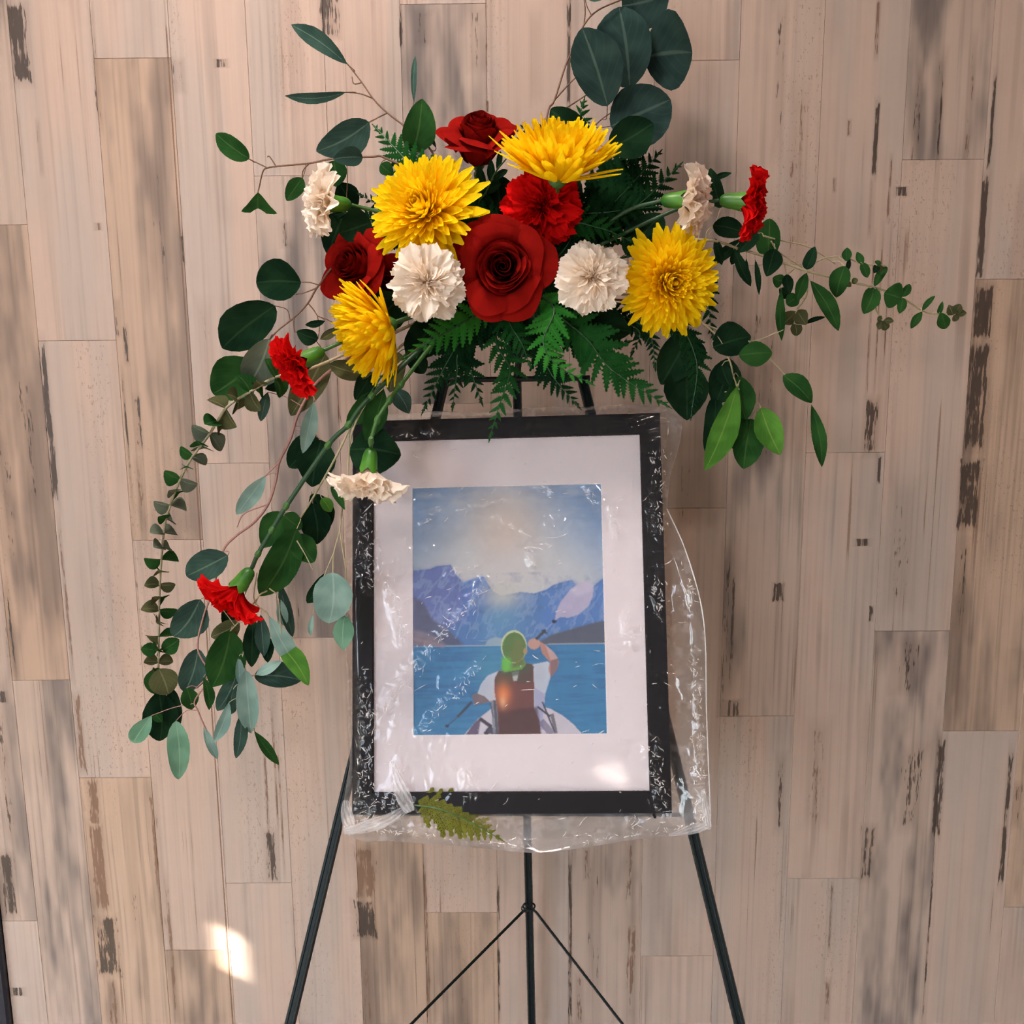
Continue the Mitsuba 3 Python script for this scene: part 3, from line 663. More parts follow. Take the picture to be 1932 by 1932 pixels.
chrysanthemum('large yellow chrysanthemum facing the viewer above the white carnation, left of the front rose', (806, 402), .300, 118, (-.32, .30, .9), .3, seed=1)
chrysanthemum('yellow chrysanthemum seen from the side at the top of the spray, above the red carnation', (1052, 342), .315, 128, (.06, .93, .30), 1.2, seed=2, cup=1.0)
chrysanthemum('yellow chrysanthemum with spiky petals at the right, beside the front white carnation', (1256, 532), .300, 110, (.22, -.05, .95), 2.2, seed=3)
chrysanthemum('yellow chrysanthemum turned left, lowest of the four, beside a red carnation', (737, 612), .305, 116, (-.84, -.30, .42), .8, seed=4, cup=1.0)
rose('large open red rose facing the viewer in the middle of the spray', (950, 505), .300, 76, (-.02, .02, 1), .4, 1, 1.06)
rose('dark red rose tilted upwards at the top of the spray, behind the large yellow flower', (903, 288), .235, 66, (.05, .8, .55), 2.0, 2, .85, 1.15)
rose('dark red rose half hidden at the left, between two yellow chrysanthemums', (688, 510), .235, 66, (-.5, .25, .8), 1.1, 3, .9)
rose('dark red rose in deep shade, mostly hidden behind the left white carnation', (735, 535), .215, 52, (-.1, -.2, 1), .3, 4, .9)

carnation('cream white carnation in profile at the upper left edge of the spray', (630, 384), .265, 73, (-.9, .05, .42), .2, 'carnation_white', 1, depth=1.1, spread=.82)
carnation('white carnation facing the viewer, left of the front red rose', (806, 532), .345, 70, (.05, -.08, 1), .9, 'carnation_white', 2)
carnation('cream white carnation facing the viewer, right of the front red rose', (1114, 522), .330, 68, (.03, -.02, 1), 1.7, 'carnation_white', 3)
carnation('white carnation in profile at the right with its green calyx showing', (1280, 378), .280, 73, (.92, -.02, .3), 2.4, 'carnation_white', 4, depth=1.2, spread=.82, stem_mat='stem_dark_green')
carnation('white carnation hanging head down in front of the black frame corner', (696, 878), .375, 84, (-.12, -.92, .3), .5, 'carnation_white', 5, spread=.62,
          stem=[(700, 832, .375), (712, 792, .365), (735, 755, .35), (757, 725, .33), (860, 600, .27), (960, 540, .235)], depth=1.15)
carnation('bright red carnation facing the viewer above the front rose', (1022, 392), .270, 74, (.02, -.05, 1), .1, 'carnation_red', 6)
carnation('red carnation in profile at the far right with its green calyx showing', (1391, 380), .270, 72, (.95, -.1, .22), 1.3, 'carnation_red', 7, depth=1.15, spread=.76, stem_mat='stem_dark_green')
carnation('red carnation at the left turned down to the left, below the dark round leaves', (582, 676), .325, 74, (-.78, -.42, .42), .6, 'carnation_red', 8, depth=1.15, spread=.72)
carnation('red carnation on the longest stem hanging low at the left', (455, 1100), .350, 78, (-.56, -.76, .25), 1.9, 'carnation_red', 9,
          stem=[(487, 1045, .35), (513, 1000, .35), (540, 955, .35), (619, 840, .345), (657, 802, .34), (700, 748, .33), (860, 600, .27), (960, 540, .235)], depth=1.15, spread=.64, stem_mat='stem_dark_green', stem_r=.0029)

# ---------------------------------------------------------------- leaves and branches
def profile(kind, s):
    if kind == 'r': w = np.sin(np.pi * s ** .95) ** .62
    elif kind == 'n': w = (s ** .9) * (1 - s) ** .85
    elif kind == 'h': w = np.minimum(1, s * 1.3) ** .8 * (1 - s ** 9) ** .5
    else: w = (s ** .6) * (1 - s) ** .78
    return w / (w.max() + 1e-9)

def leaf(B, Tp, width, kind='o', roll=0.0, bend=.08, fold=.25, curl=0.0):
    ax = Tp - B; L = np.linalg.norm(ax) + 1e-9; a = ax / L
    c = unit(CAM - (B + Tp) / 2); sd = unit(np.cross(a, c)); n = np.cross(sd, a)
    if n @ c < 0: n = -n
    cr, sr = math.cos(roll), math.sin(roll)
    sd, n = cr * sd + sr * n, -sr * sd + cr * n
    s = .5 - .5 * np.cos(np.linspace(0, np.pi, 11)); u = np.linspace(-1, 1, 7)
    w = profile(kind, s) * width / 2 / max(cr, .35)
    w[0] = max(w[0], .0004); w[-1] = max(w[-1], .0003)
    if kind == 'h': w[-1] = w[-2]
    ph = (B[0] * 913 + Tp[2] * 571) % 6.28
    w = w * (1 + .05 * np.sin(s * 7 + ph))
    notch = (.22 * L * (1 - np.abs(u)) * (kind == 'h'))[None, :] * (s ** 6)[:, None]
    P = B + (a * L)[None, None] * s[:, None, None] - notch[..., None] * a + (w[:, None] * u * (1 + .10 * np.sin(ph * 3) * u))[..., None] * sd + (.045 * L * np.sin(ph * 5) * np.sin(np.pi * s))[:, None, None] * sd
    P = P + (bend * L * 4 * s * (1 - s) - curl * L * s ** 2)[:, None, None] * n + (fold * w[:, None] * (np.abs(u) ** 1.4))[..., None] * n
    v, f = grid(P)
    return v, f, lattice_uv(11, 7)

def nearest(stems, q):
    best = None
    for p in stems:
        d = np.linalg.norm(p - q, axis=1); i = int(d.argmin())
        if best is None or d[i] < best[0]: best = (d[i], p, i)
    return best

def branch(name, label, stems, leaves, stem_mat, r0=.0017, r1=.0009, seed=0, jitter=.012, group=None, twig=.0007):
    """stems: polylines of (x, y, w); leaves: (base x, y, tip x, y, width in pixels, colour, kind[, roll[, depth offset]])."""
    r = np.random.default_rng(500 + seed)
    k = thing(name, label, 'branch', group)
    lines, parts = [], []
    for j, st in enumerate(stems):
        p = smooth_path([at(x, y, w) for x, y, w in st], 8)
        lines.append(p); parts.append(tube(p, np.linspace(r0 if j == 0 else r1 * 1.15, r1 if j == 0 else twig, len(p)), 6))
    made = []
    for lf in leaves:
        bx, by, tx, ty, wp, col, kind = lf[:7]
        roll = lf[7] if len(lf) > 7 else r.uniform(-.45, .45)
        dw = lf[8] if len(lf) > 8 else 0.0
        near = nearest(lines, at(bx, by, stems[0][0][2]))
        q = near[1][near[2]]; wq = -q[1] + dw
        B = at(bx, by, wq + r.normal(0, jitter * .3))
        Tp = at(tx, ty, max(.02, -B[1] + r.normal(0, jitter)))
        d, p, i = nearest(lines, B)
        if d > .003:
            i2 = max(0, i - 1)
            mid = (p[i2] + B) / 2 + unit(p[i2] - B) * .0 - (Tp - B) * .08
            parts.append(tube(smooth_path([p[i2], mid, B], 4), np.linspace(twig, twig * .8, 9), 5))
        v, f, uv = leaf(B, Tp, wp * scale_at(B), kind, roll, r.uniform(.02, .12), r.uniform(.1, .35), r.uniform(-.08, .1))
        made.append((v, f, uv, col))
    put('stem', join(parts), stem_mat, k, smooth=60)
    for v, f, uv, col in made:
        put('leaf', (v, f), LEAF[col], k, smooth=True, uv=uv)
    return k
def S(w, *pts):
    """A stem given in pixels; w is one depth or (first, last)."""
    w = (w, w) if np.isscalar(w) else w
    return [(x, y, w[0] + (w[1] - w[0]) * i / max(1, len(pts) - 1)) for i, (x, y) in enumerate(pts)]

branch('eucalyptus_branch', 'eucalyptus branch with long blue green leaves reaching up at the upper left', [S((.235, .14), (960, 500), (880, 380), (824, 300), (796, 264), (731, 213), (704, 186), (683, 156), (655, 120)), S((.15, .14), (683, 156), (668, 158), (664, 145)), S((.16, .15), (704, 186), (680, 177), (652, 174)), S((.17, .16), (731, 213), (697, 230))],
       [(655, 121, 547, 46, 34, 'b', 'n', .1), (652, 174, 538, 182, 21, 'b', 'n', .2), (697, 231, 598, 284, 64, 'b', 'o', .1), (779, 288, 797, 187, 62, 'g', 'o', .1), (781, 193, 782, 103, 12, 'b', 'n', .2), (823, 279, 799, 237, 10, 'b', 'n', .2)], 'stem_brown', seed=1)
branch('eucalyptus_branch', 'thin eucalyptus branch with bright green leaves, outermost at the upper left', [S((.235, .16), (950, 500), (840, 360), (731, 300), (701, 296), (626, 300), (584, 308), (521, 314), (505, 317), (496, 324), (487, 362)), S(.165, (505, 317), (470, 300)), S(.165, (521, 314), (509, 296), (504, 296)), S((.17, .16), (584, 308), (572, 322), (570, 338))],
       [(470, 300, 407, 252, 40, 'g', 'o', .1), (487, 363, 487, 400, 64, 'g', 'h', .0), (571, 336, 541, 378, 32, 'g', 'o', .1), (684, 297, 630, 300, 36, 'b', 'o', .1), (630, 303, 634, 352, 42, 'g', 'o', .1), (640, 345, 668, 400, 46, 'd', 'r', .1), (652, 398, 620, 480, 58, 'd', 'r', .1), (718, 310, 742, 330, 26, 'g', 'o', .1)], 'stem_brown', seed=2)
branch('silver_dollar_branch', 'silver dollar branch with big round dark blue green leaves at the top', [S((.235, .12), (1000, 480), (1020, 300), (1034, 211), (1046, 189), (1068, 121), (1085, 85), (1102, 47), (1127, 20), (1171, 0), (1195, -10)), S(.13, (1102, 47), (1104, 20), (1101, -14)), S(.14, (1046, 189), (1077, 155), (1095, 140)), S(.14, (1066, 205), (1096, 186), (1150, 150)), S(.14, (1110, 255), (1135, 225), (1190, 190))],
       [(1262, -12, 1172, 12, 96, 't', 'r', .1, .0), (1103, -12, 1146, -8, 22, 'b', 'r', .1), (1215, 108, 1306, 100, 138, 't', 'r', .1, -.02), (1188, 166, 1168, 12, 112, 't', 'r', .1, -.005), (1146, 200, 1100, 54, 96, 't', 'r', .1, .02), (1152, 238, 1266, 186, 118, 't', 'r', .2, -.01), (1150, 280, 1232, 232, 76, 'd', 'r', .2, .0), (1122, 262, 1036, 206, 60, 'd', 'r', .2, .01), (1190, 275, 1225, 190, 90, 't', 'r', .2, -.03)], 'stem_brown', .0016, .001, seed=3)
branch('eucalyptus_branch', 'eucalyptus branch with broad dark green leaves left of the lowest yellow flower', [S((.235, .25), (930, 500), (760, 480), (645, 495), (602, 538), (581, 572), (555, 599), (525, 623), (505, 645)), S(.25, (602, 538), (585, 533), (568, 532)), S(.25, (596, 544), (575, 552), (558, 556)), S(.25, (581, 572), (592, 585), (600, 598)), S(.25, (555, 599), (554, 612), (556, 628))],
       [(568, 533, 481, 534, 80, 'd', 'r', .1), (519, 577, 417, 660, 84, 'd', 'o', .1), (482, 684, 402, 742, 86, 'g', 'r', .1, -.02), (508, 640, 466, 730, 74, 'k', 'r', .1, .0), (614, 668, 549, 785, 62, 'o', 'o', .1, -.02), (613, 606, 576, 613, 14, 'd', 'n', .1), (600, 640, 560, 625, 30, 'd', 'o', .1), (640, 618, 604, 640, 18, 'o', 'n', .1)], 'stem_brown', seed=4)
branch('foliage_sprig', 'olive green leaves tucked under the lowest yellow chrysanthemum', [S((.235, .27), (900, 560), (800, 640), (730, 700), (700, 740), (672, 790))],
       [(700, 706, 620, 688, 38, 'o', 'r', .1), (700, 702, 670, 754, 40, 'd', 'o', .1), (706, 740, 655, 802, 40, 'g', 'o', .2), (724, 734, 690, 833, 42, 'g', 'n', .1, .06), (745, 735, 772, 780, 34, 'b', 'o', .1), (752, 665, 735, 740, 40, 'o', 'o', .1), (660, 848, 756, 858, 92, 'd', 'r', .1, .03), (770, 650, 800, 705, 40, 'd', 'o', .1)], 'stem_green', seed=5)

# spiral eucalyptus hanging at the left: pairs of small leaves along a pale stem
def baby_blue():
    r = np.random.default_rng(77)
    k = thing('spiral_eucalyptus_branch', 'thin pale stem with many small paired grey green leaves curving down at the far left', 'branch')
    pts = [(980, 540, .235), (760, 620, .25), (600, 690, .27), (520, 712, .28), (483, 733, .28), (433, 764, .28), (411, 793, .28), (392, 824, .275), (357, 871, .27), (333, 921, .26), (321, 955, .255), (311, 990, .25), (305, 1050, .245), (301, 1117, .24), (300, 1183, .235), (299, 1264, .23), (300, 1310, .23)]
    p = smooth_path([at(*q) for q in pts], 10)
    put('stem', tube(p, np.linspace(.0022, .0014, len(p)), 7), 'stem_pale', k, smooth=60)
    d = np.concatenate([[0], np.cumsum(np.linalg.norm(np.diff(p, axis=0), axis=1))])
    s0 = d[np.argmin(np.linalg.norm(p - at(520, 712, .28), axis=1))]
    s, i = s0, 0
    while s < d[-1] - .012:
        q = np.array([np.interp(s, d, p[:, c]) for c in range(3)]); q2 = np.array([np.interp(s + .004, d, p[:, c]) for c in range(3)])
        t = unit(q2 - q); c = unit(CAM - q); side = unit(np.cross(t, c)); frac = (s - s0) / (d[-1] - s0)
        ang = (i % 2) * 1.25 + r.normal(0, .2)
        L = (.028 if frac < .3 else .023) * r.uniform(.85, 1.1)
        for sg in (-1, 1):
            dirv = math.cos(ang) * side * sg + math.sin(ang) * c * sg
            tip = q + dirv * L + t * L * r.uniform(.05, .5) * (1 if frac < .25 else -.25 + .5 * r.random())
            up = unit(np.cross(dirv, t))
            v, f, uv = leaf(q, tip, L * r.uniform(.62, .85), 'r', (1.25 if i % 2 == 0 else .85) * r.choice([-1, 1]) * r.uniform(.6, 1.0), .06, .3, .05)
            put('leaf', (v, f), LEAF[('o' if frac < .22 or frac > .6 else 'k') if r.random() < .7 else 'g'], k, smooth=True, uv=uv)
        s += r.uniform(.019, .023); i += 1
    for bx, by, tx, ty, w, c, o in ((300, 1262, 318, 1310, 56, 'o', .012), (296, 1260, 296, 1310, 50, 'g', .004), (300, 1305, 302, 1398, 64, 'd', .008), (325, 1300, 332, 1378, 36, 'd', .0), (287, 1345, 306, 1362, 18, 'g', .016), (306, 1226, 338, 1206, 32, 'g', .008), (296, 1228, 266, 1224, 26, 'g', .006)):
        v, f, uv = leaf(at(bx, by, .23 + o), at(tx, ty, .235 + o), w * .00078, 'r', .1, .06, .2, .0)
        put('leaf', (v, f), LEAF[c], k, smooth=True, uv=uv)
baby_blue()

branch('eucalyptus_branch', 'long drooping eucalyptus branch with a pinkish stem and a pale folded leaf at the left', [S((.235, .30), (940, 540), (720, 640), (610, 710), (566, 774), (547, 830), (527, 871), (520, 908), (506, 951), (480, 985), (447, 1010), (423, 1035), (409, 1079), (404, 1110), (385, 1160), (373, 1223), (395, 1275), (368, 1321), (373, 1340), (390, 1380)), S((.29, .29), (527, 871), (501, 898)), S(.29, (506, 951), (461, 969), (447, 995)), S(.29, (590, 745), (593, 752), (596, 758)), S(.29, (395, 1275), (368, 1300))],
       [(592, 757, 572, 856, 30, 'p', 'n', .5, .02), (501, 898, 446, 971, 34, 'p', 'n', .3), (430, 1048, 350, 1088, 58, 'b', 'o', .1), (378, 1131, 326, 1206, 64, 'b', 'o', .2), (374, 1224, 348, 1304, 52, 'b', 'o', .1), (384, 1278, 394, 1339, 20, 'g', 'n', .2), (332, 1360, 337, 1471, 42, 'm', 'o', .1), (286, 1350, 252, 1401, 36, 'm', 'n', .2), (384, 1372, 411, 1432, 18, 'p', 'n', .2), (352, 1298, 362, 1338, 32, 'g', 'o', .1), (598, 822, 545, 882, 54, 'd', 'r', .1, -.02), (606, 830, 588, 918, 70, 'd', 'o', .1, -.01), (548, 715, 500, 735, 22, 'd', 'o', .2), (505, 740, 492, 795, 22, 'b', 'n', .2)], 'stem_pink', .0023, .0011, seed=6)
branch('eucalyptus_branch', 'eucalyptus branch with broad green leaves around the lowest red carnation stem', [S((.235, .32), (950, 540), (760, 650), (690, 745), (640, 850), (590, 940), (560, 990), (530, 1060), (508, 1110), (485, 1130), (466, 1207), (463, 1264), (470, 1300)), S(.32, (590, 940), (612, 905), (620, 940)), S(.32, (485, 1130), (454, 1169), (434, 1191)), S(.325, (485, 1080), (480, 1132), (507, 1160)), S(.32, (560, 1020), (575, 1045), (590, 1075)), S(.32, (466, 1207), (456, 1250), (452, 1330), (455, 1345)), S(.32, (508, 1110), (525, 1130), (530, 1200)), S(.32, (463, 1264), (478, 1300), (480, 1380))],
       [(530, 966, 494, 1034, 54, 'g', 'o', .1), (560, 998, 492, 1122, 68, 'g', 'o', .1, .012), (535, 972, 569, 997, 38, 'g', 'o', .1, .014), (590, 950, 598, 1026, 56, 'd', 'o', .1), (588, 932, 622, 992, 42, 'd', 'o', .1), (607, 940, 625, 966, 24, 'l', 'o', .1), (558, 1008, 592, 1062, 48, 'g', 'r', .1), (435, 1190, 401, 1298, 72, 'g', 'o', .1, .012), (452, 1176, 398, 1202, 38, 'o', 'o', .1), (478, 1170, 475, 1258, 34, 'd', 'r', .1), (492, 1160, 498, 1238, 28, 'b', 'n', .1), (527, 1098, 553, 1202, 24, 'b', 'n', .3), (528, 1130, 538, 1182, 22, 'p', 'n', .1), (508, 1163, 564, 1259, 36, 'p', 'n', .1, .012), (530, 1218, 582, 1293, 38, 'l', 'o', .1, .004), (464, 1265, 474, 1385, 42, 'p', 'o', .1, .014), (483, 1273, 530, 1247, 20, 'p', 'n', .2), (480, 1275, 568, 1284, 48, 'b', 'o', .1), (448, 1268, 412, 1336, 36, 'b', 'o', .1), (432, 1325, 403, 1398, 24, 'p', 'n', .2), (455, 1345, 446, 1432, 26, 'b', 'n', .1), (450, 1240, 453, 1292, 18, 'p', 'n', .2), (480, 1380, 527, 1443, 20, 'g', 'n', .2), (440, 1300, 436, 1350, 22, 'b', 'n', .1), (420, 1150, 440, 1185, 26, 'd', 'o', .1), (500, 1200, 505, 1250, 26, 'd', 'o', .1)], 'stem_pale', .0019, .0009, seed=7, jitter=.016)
branch('eucalyptus_branch', 'short eucalyptus twig with a pale blue round leaf beside the left edge of the frame', [S((.24, .335), (930, 560), (760, 680), (670, 800), (655, 920), (645, 962), (641, 1000), (630, 1043), (628, 1080)), S((.33, .33), (641, 1000), (655, 1100), (652, 1160)), S((.33, .33), (630, 1043), (615, 1078), (600, 1120), (590, 1158))],
       [(628, 1080, 620, 1175, 76, 'p', 'o', .1, .012), (590, 1160, 586, 1198, 11, 'p', 'n', .1), (650, 1162, 647, 1226, 38, 'm', 'o', .2), (624, 918, 650, 960, 16, 'g', 'n', .2), (612, 1082, 580, 1140, 30, 'd', 'n', .3)], 'stem_pale', .0015, .0009, seed=8, jitter=.008)

branch('spiral_eucalyptus_branch', 'trailing branch with small round paired leaves reaching out to the far right', [S((.235, .13), (1010, 520), (1180, 455), (1332, 453), (1393, 469), (1454, 487), (1521, 511), (1563, 522), (1592, 530), (1653, 543), (1701, 562), (1740, 586), (1769, 593), (1806, 588)), S((.19, .15), (1521, 509), (1544, 492), (1566, 485), (1592, 485), (1621, 495), (1650, 501), (1672, 500)), S((.2, .17), (1440, 445), (1470, 453), (1525, 466), (1576, 498)), S((.2, .18), (1455, 455), (1470, 476), (1515, 505)), S((.18, .18), (1521, 511), (1522, 556), (1502, 588), (1498, 612)), S((.16, .16), (1651, 543), (1653, 585), (1669, 607)), S(.18, (1500, 505), (1478, 525), (1462, 535))],
       [(1521, 508, 1537, 466, 24, 'd', 'o', .1), (1529, 530, 1582, 624, 32, 'g', 'n', .1), (1522, 515, 1503, 570, 22, 'g', 'n', .1), (1594, 502, 1578, 562, 38, 'g', 'o', .1), (1598, 493, 1598, 467, 18, 'g', 'r', .1), (1603, 485, 1598, 511, 9, 'd', 'n', .1), (1628, 498, 1617, 476, 14, 'g', 'o', .1), (1626, 496, 1637, 524, 18, 'g', 'o', .1), (1655, 502, 1648, 516, 14, 'd', 'o', .1), (1655, 500, 1662, 512, 12, 'o', 'o', .1), (1655, 500, 1660, 492, 12, 'g', 'o', .1), (1650, 540, 1675, 499, 17, 'g', 'o', .1), (1596, 531, 1606, 541, 10, 'o', 'o', .1), (1608, 533, 1620, 527, 12, 'o', 'r', .1), (1650, 542, 1630, 592, 34, 'g', 'o', .1), (1652, 545, 1656, 577, 14, 'g', 'o', .1), (1701, 563, 1668, 552, 48, 'g', 'r', .1), (1703, 560, 1716, 537, 16, 'g', 'o', .1), (1703, 562, 1697, 591, 18, 'g', 'o', .1), (1740, 586, 1764, 558, 11, 'g', 'n', .1), (1740, 588, 1718, 620, 16, 'g', 'n', .1), (1771, 592, 1779, 568, 10, 'g', 'o', .1), (1775, 590, 1784, 621, 24, 'g', 'r', .1),
        (1798, 594, 1790, 575, 18, 'o', 'o', .1), (1800, 592, 1812, 574, 18, 'o', 'o', .1), (1802, 592, 1824, 590, 14, 'o', 'o', .1), (1800, 594, 1806, 604, 14, 'o', 'o', .1), (1800, 590, 1800, 580, 16, 'o', 'r', .3), (1664, 605, 1658, 622, 14, 'o', 'o', .1), (1666, 605, 1672, 622, 16, 'o', 'o', .1), (1668, 604, 1686, 606, 12, 'o', 'o', .1), (1664, 603, 1655, 600, 12, 'o', 'o', .1), (1478, 530, 1458, 524, 26, 'g', 'r', .1), (1484, 518, 1490, 554, 20, 'd', 'r', .1), (1508, 560, 1484, 574, 28, 'g', 'r', .1), (1504, 586, 1521, 612, 28, 'o', 'r', .1), (1502, 588, 1477, 612, 28, 'o', 'r', .1), (1500, 606, 1503, 633, 22, 'o', 'r', .1), (1474, 546, 1475, 643, 18, 'g', 'n', .1), (1515, 612, 1559, 597, 9, 'd', 'n', .1), (1470, 545, 1492, 560, 22, 'd', 'r', .1),
        (1448, 488, 1452, 412, 48, 'g', 'r', .1, -.02), (1462, 470, 1446, 522, 36, 'd', 'o', .1), (1345, 425, 1404, 440, 40, 'd', 'o', .1), (1385, 470, 1416, 540, 22, 'd', 'n', .1), (1408, 488, 1412, 524, 8, 'd', 'n', .1), (1425, 490, 1432, 556, 11, 'd', 'n', .1), (1400, 450, 1345, 498, 22, 'd', 'n', .1), (1430, 440, 1395, 475, 30, 'd', 'o', .1), (1360, 392, 1340, 318, 32, 'd', 'o', .1), (1345, 340, 1382, 326, 12, 'd', 'n', .1), (1395, 470, 1380, 500, 16, 'd', 'n', .1), (1350, 450, 1362, 500, 18, 'd', 'n', .1)], 'stem_pale', .0021, .0011, seed=9, jitter=.01)
branch('eucalyptus_branch', 'eucalyptus branch with hanging bright green pointed leaves at the lower right', [S((.235, .24), (1010, 560), (1220, 560), (1338, 620), (1374, 675), (1383, 707), (1390, 732), (1388, 775)), S(.23, (1330, 612), (1412, 643), (1464, 628), (1478, 622)), S((.24, .22), (1412, 643), (1457, 681), (1480, 706), (1520, 745), (1531, 763)), S(.24, (1374, 675), (1385, 665), (1396, 668)), S(.24, (1391, 732), (1425, 755), (1436, 770))],
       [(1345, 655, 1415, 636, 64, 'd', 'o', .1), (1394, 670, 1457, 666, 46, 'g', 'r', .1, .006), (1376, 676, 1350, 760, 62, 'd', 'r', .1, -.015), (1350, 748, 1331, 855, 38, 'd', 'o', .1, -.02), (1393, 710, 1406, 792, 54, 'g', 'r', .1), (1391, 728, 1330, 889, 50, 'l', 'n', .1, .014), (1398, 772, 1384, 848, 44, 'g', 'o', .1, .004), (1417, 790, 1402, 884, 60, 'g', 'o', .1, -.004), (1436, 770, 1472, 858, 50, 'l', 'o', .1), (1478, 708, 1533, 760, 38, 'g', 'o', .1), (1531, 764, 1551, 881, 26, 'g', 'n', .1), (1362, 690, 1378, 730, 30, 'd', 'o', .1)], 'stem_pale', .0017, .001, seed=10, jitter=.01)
branch('foliage_sprig', 'two broad dark leaves hanging below the right yellow chrysanthemum', [S((.235, .22), (1010, 560), (1200, 570), (1270, 610), (1300, 660), (1318, 690))], [(1304, 622, 1247, 726, 72, 'd', 'o', .1), (1296, 690, 1296, 793, 80, 'd', 'o', .1, -.01), (1310, 640, 1322, 690, 30, 'd', 'n', .1)], 'stem_brown', seed=11)
branch('foliage_sprig', 'dark sprig of narrow leaves between the top rose and the red carnation', [S((.24, .29), (960, 470), (905, 395), (918, 362), (935, 325), (955, 300))],
       [(918, 360, 903, 312, 16, 'd', 'n', .1), (925, 345, 926, 300, 15, 'd', 'n', .1), (930, 340, 958, 320, 14, 'd', 'n', .1), (914, 366, 945, 346, 16, 'd', 'n', .1), (938, 322, 944, 284, 12, 'd', 'n', .1), (908, 385, 888, 345, 18, 'd', 'n', .1), (906, 390, 928, 366, 14, 'd', 'n', .1)], 'stem_dark_green', seed=12, jitter=.006)
branch('foliage_sprig', 'broad dark leaves added to darken the heart of the spray', [S((.235, .25), (990, 540), (960, 440), (900, 400), (870, 380)), S((.235, .25), (990, 540), (1060, 470), (1110, 430)), S((.235, .25), (990, 540), (1100, 600), (1160, 610)), S((.235, .25), (990, 540), (880, 600), (800, 620)), S((.235, .25), (990, 540), (1190, 480), (1240, 440))],
       [(930, 460, 870, 330, 80, 'd', 'o', .2), (960, 440, 940, 330, 80, 'd', 'o', .2), (1000, 480, 1060, 400, 90, 'd', 'o', .2), (1040, 500, 1120, 400, 90, 'd', 'o', .2), (1060, 520, 1150, 580, 90, 'd', 'o', .2), (1000, 560, 1060, 650, 90, 'd', 'o', .2), (940, 560, 880, 650, 90, 'd', 'o', .2), (900, 520, 800, 640, 90, 'd', 'o', .2), (1100, 600, 1190, 625, 70, 'd', 'o', .2), (1000, 580, 960, 650, 90, 'd', 'o', .2), (860, 470, 850, 560, 80, 'd', 'o', .2), (1020, 420, 1090, 330, 80, 'd', 'o', .2), (1180, 480, 1250, 400, 70, 'd', 'o', .2), (820, 600, 770, 670, 70, 'd', 'o', .2), (700, 420, 640, 440, 70, 'd', 'o', .2), (760, 560, 700, 620, 80, 'd', 'o', .2)], 'stem_dark_green', seed=13, jitter=.01)  # added leaves, their dark green standing for shade between the flowers

# ---------------------------------------------------------------- fern fronds
def pinna(B, Tp, width, n, teeth=6, droop=0.06):
    """A toothed leaflet from B to Tp."""
    ax = Tp - B; L = np.linalg.norm(ax); a = ax / L
    sd = unit(np.cross(a, n)); nn = np.cross(sd, a)
    s = np.linspace(0, 1, 2 * teeth + 1)
    w = width / 2 * (1 - s) ** .62 * np.minimum(1, .45 + s * 6)
    w = w * np.where(np.arange(len(s)) % 2 == 1, 1.0, .5); w[-1] = 0.0002
    sh = np.where(np.arange(len(s)) % 2 == 1, .5 * L / (2 * teeth + 1), 0)
    mid = B + a * (L * s)[:, None] - nn * (droop * L * s ** 2)[:, None]
    lf = mid + a * sh[:, None] + sd * w[:, None] - nn * (.25 * w)[:, None]
    rt = mid + a * sh[:, None] - sd * w[:, None] - nn * (.25 * w)[:, None]
    v, f = grid(np.stack([lf, mid, rt], 1))
    uv = np.stack([np.tile([0, .5, 1], len(s)), np.repeat(s, 3)], 1)
    return v, f, uv

def frond(label, pts, width_px, pairs, mat, group=None, seed=0, tilt=0.25, name='fern_frond', start=.12, teeth=7, lean=58, size=1.3):
    r = np.random.default_rng(900 + seed)
    k = thing(name, label, 'fern', group)
    p = smooth_path([at(*q) if len(q) == 3 else np.asarray(q[0]) for q in pts], 12)
    d = np.concatenate([[0], np.cumsum(np.linalg.norm(np.diff(p, axis=0), axis=1))])
    put('rachis', tube(p, np.linspace(.0013, .0005, len(p)), 5), 'stem_dark_green' if mat != 'fern_fallen' else 'stem_green', k, smooth=60)
    c = unit(CAM - p[len(p) // 2]); t0 = unit(p[-1] - p[0]); sd0 = unit(np.cross(t0, c)); n0 = np.cross(sd0, t0)
    tl = r.uniform(-tilt, tilt); n0 = unit(math.cos(tl) * n0 + math.sin(tl) * sd0)
    W = width_px * (1.22 if mat != 'fern_fallen' else 1) * scale_at(p[-1])
    for i in range(pairs):
        q = start + (1 - start) * (i + .3) / pairs
        for sg in (-1, 1):
            qq = min(.985, q + (.3 / pairs if sg > 0 else 0))
            P0 = np.array([np.interp(qq * d[-1], d, p[:, j]) for j in range(3)]); P1 = np.array([np.interp(min(1, qq + .03) * d[-1], d, p[:, j]) for j in range(3)])
            t = unit(P1 - P0); sd = unit(np.cross(t, n0))
            prof = min(1, .62 + 1.6 * (qq - start)) * (1 - ((qq - start) / (1.03 - start)) ** 1.5)
            L = max(.004, W * prof * r.uniform(.9, 1.08))
            a = math.radians(lean + r.normal(0, 5) - 14 * qq)
            tip = P0 + (t * math.cos(a) + sd * sg * math.sin(a)) * L + n0 * r.normal(-.05, .06) * L
            v, f, uv = pinna(P0, tip, L * .40 * size + .0015, unit(n0 + sd * sg * .2 + r.normal(0, .1, 3)), teeth)
            put('leaflet', (v, f), mat, k, uv=uv, smooth=True)
    v, f, uv = pinna(p[-3], p[-1] + unit(p[-1] - p[-3]) * .006, .006, n0, 5)
    put('leaflet', (v, f), mat, k, uv=uv, smooth=True)
    return k
b0 = (985, 540, .24)
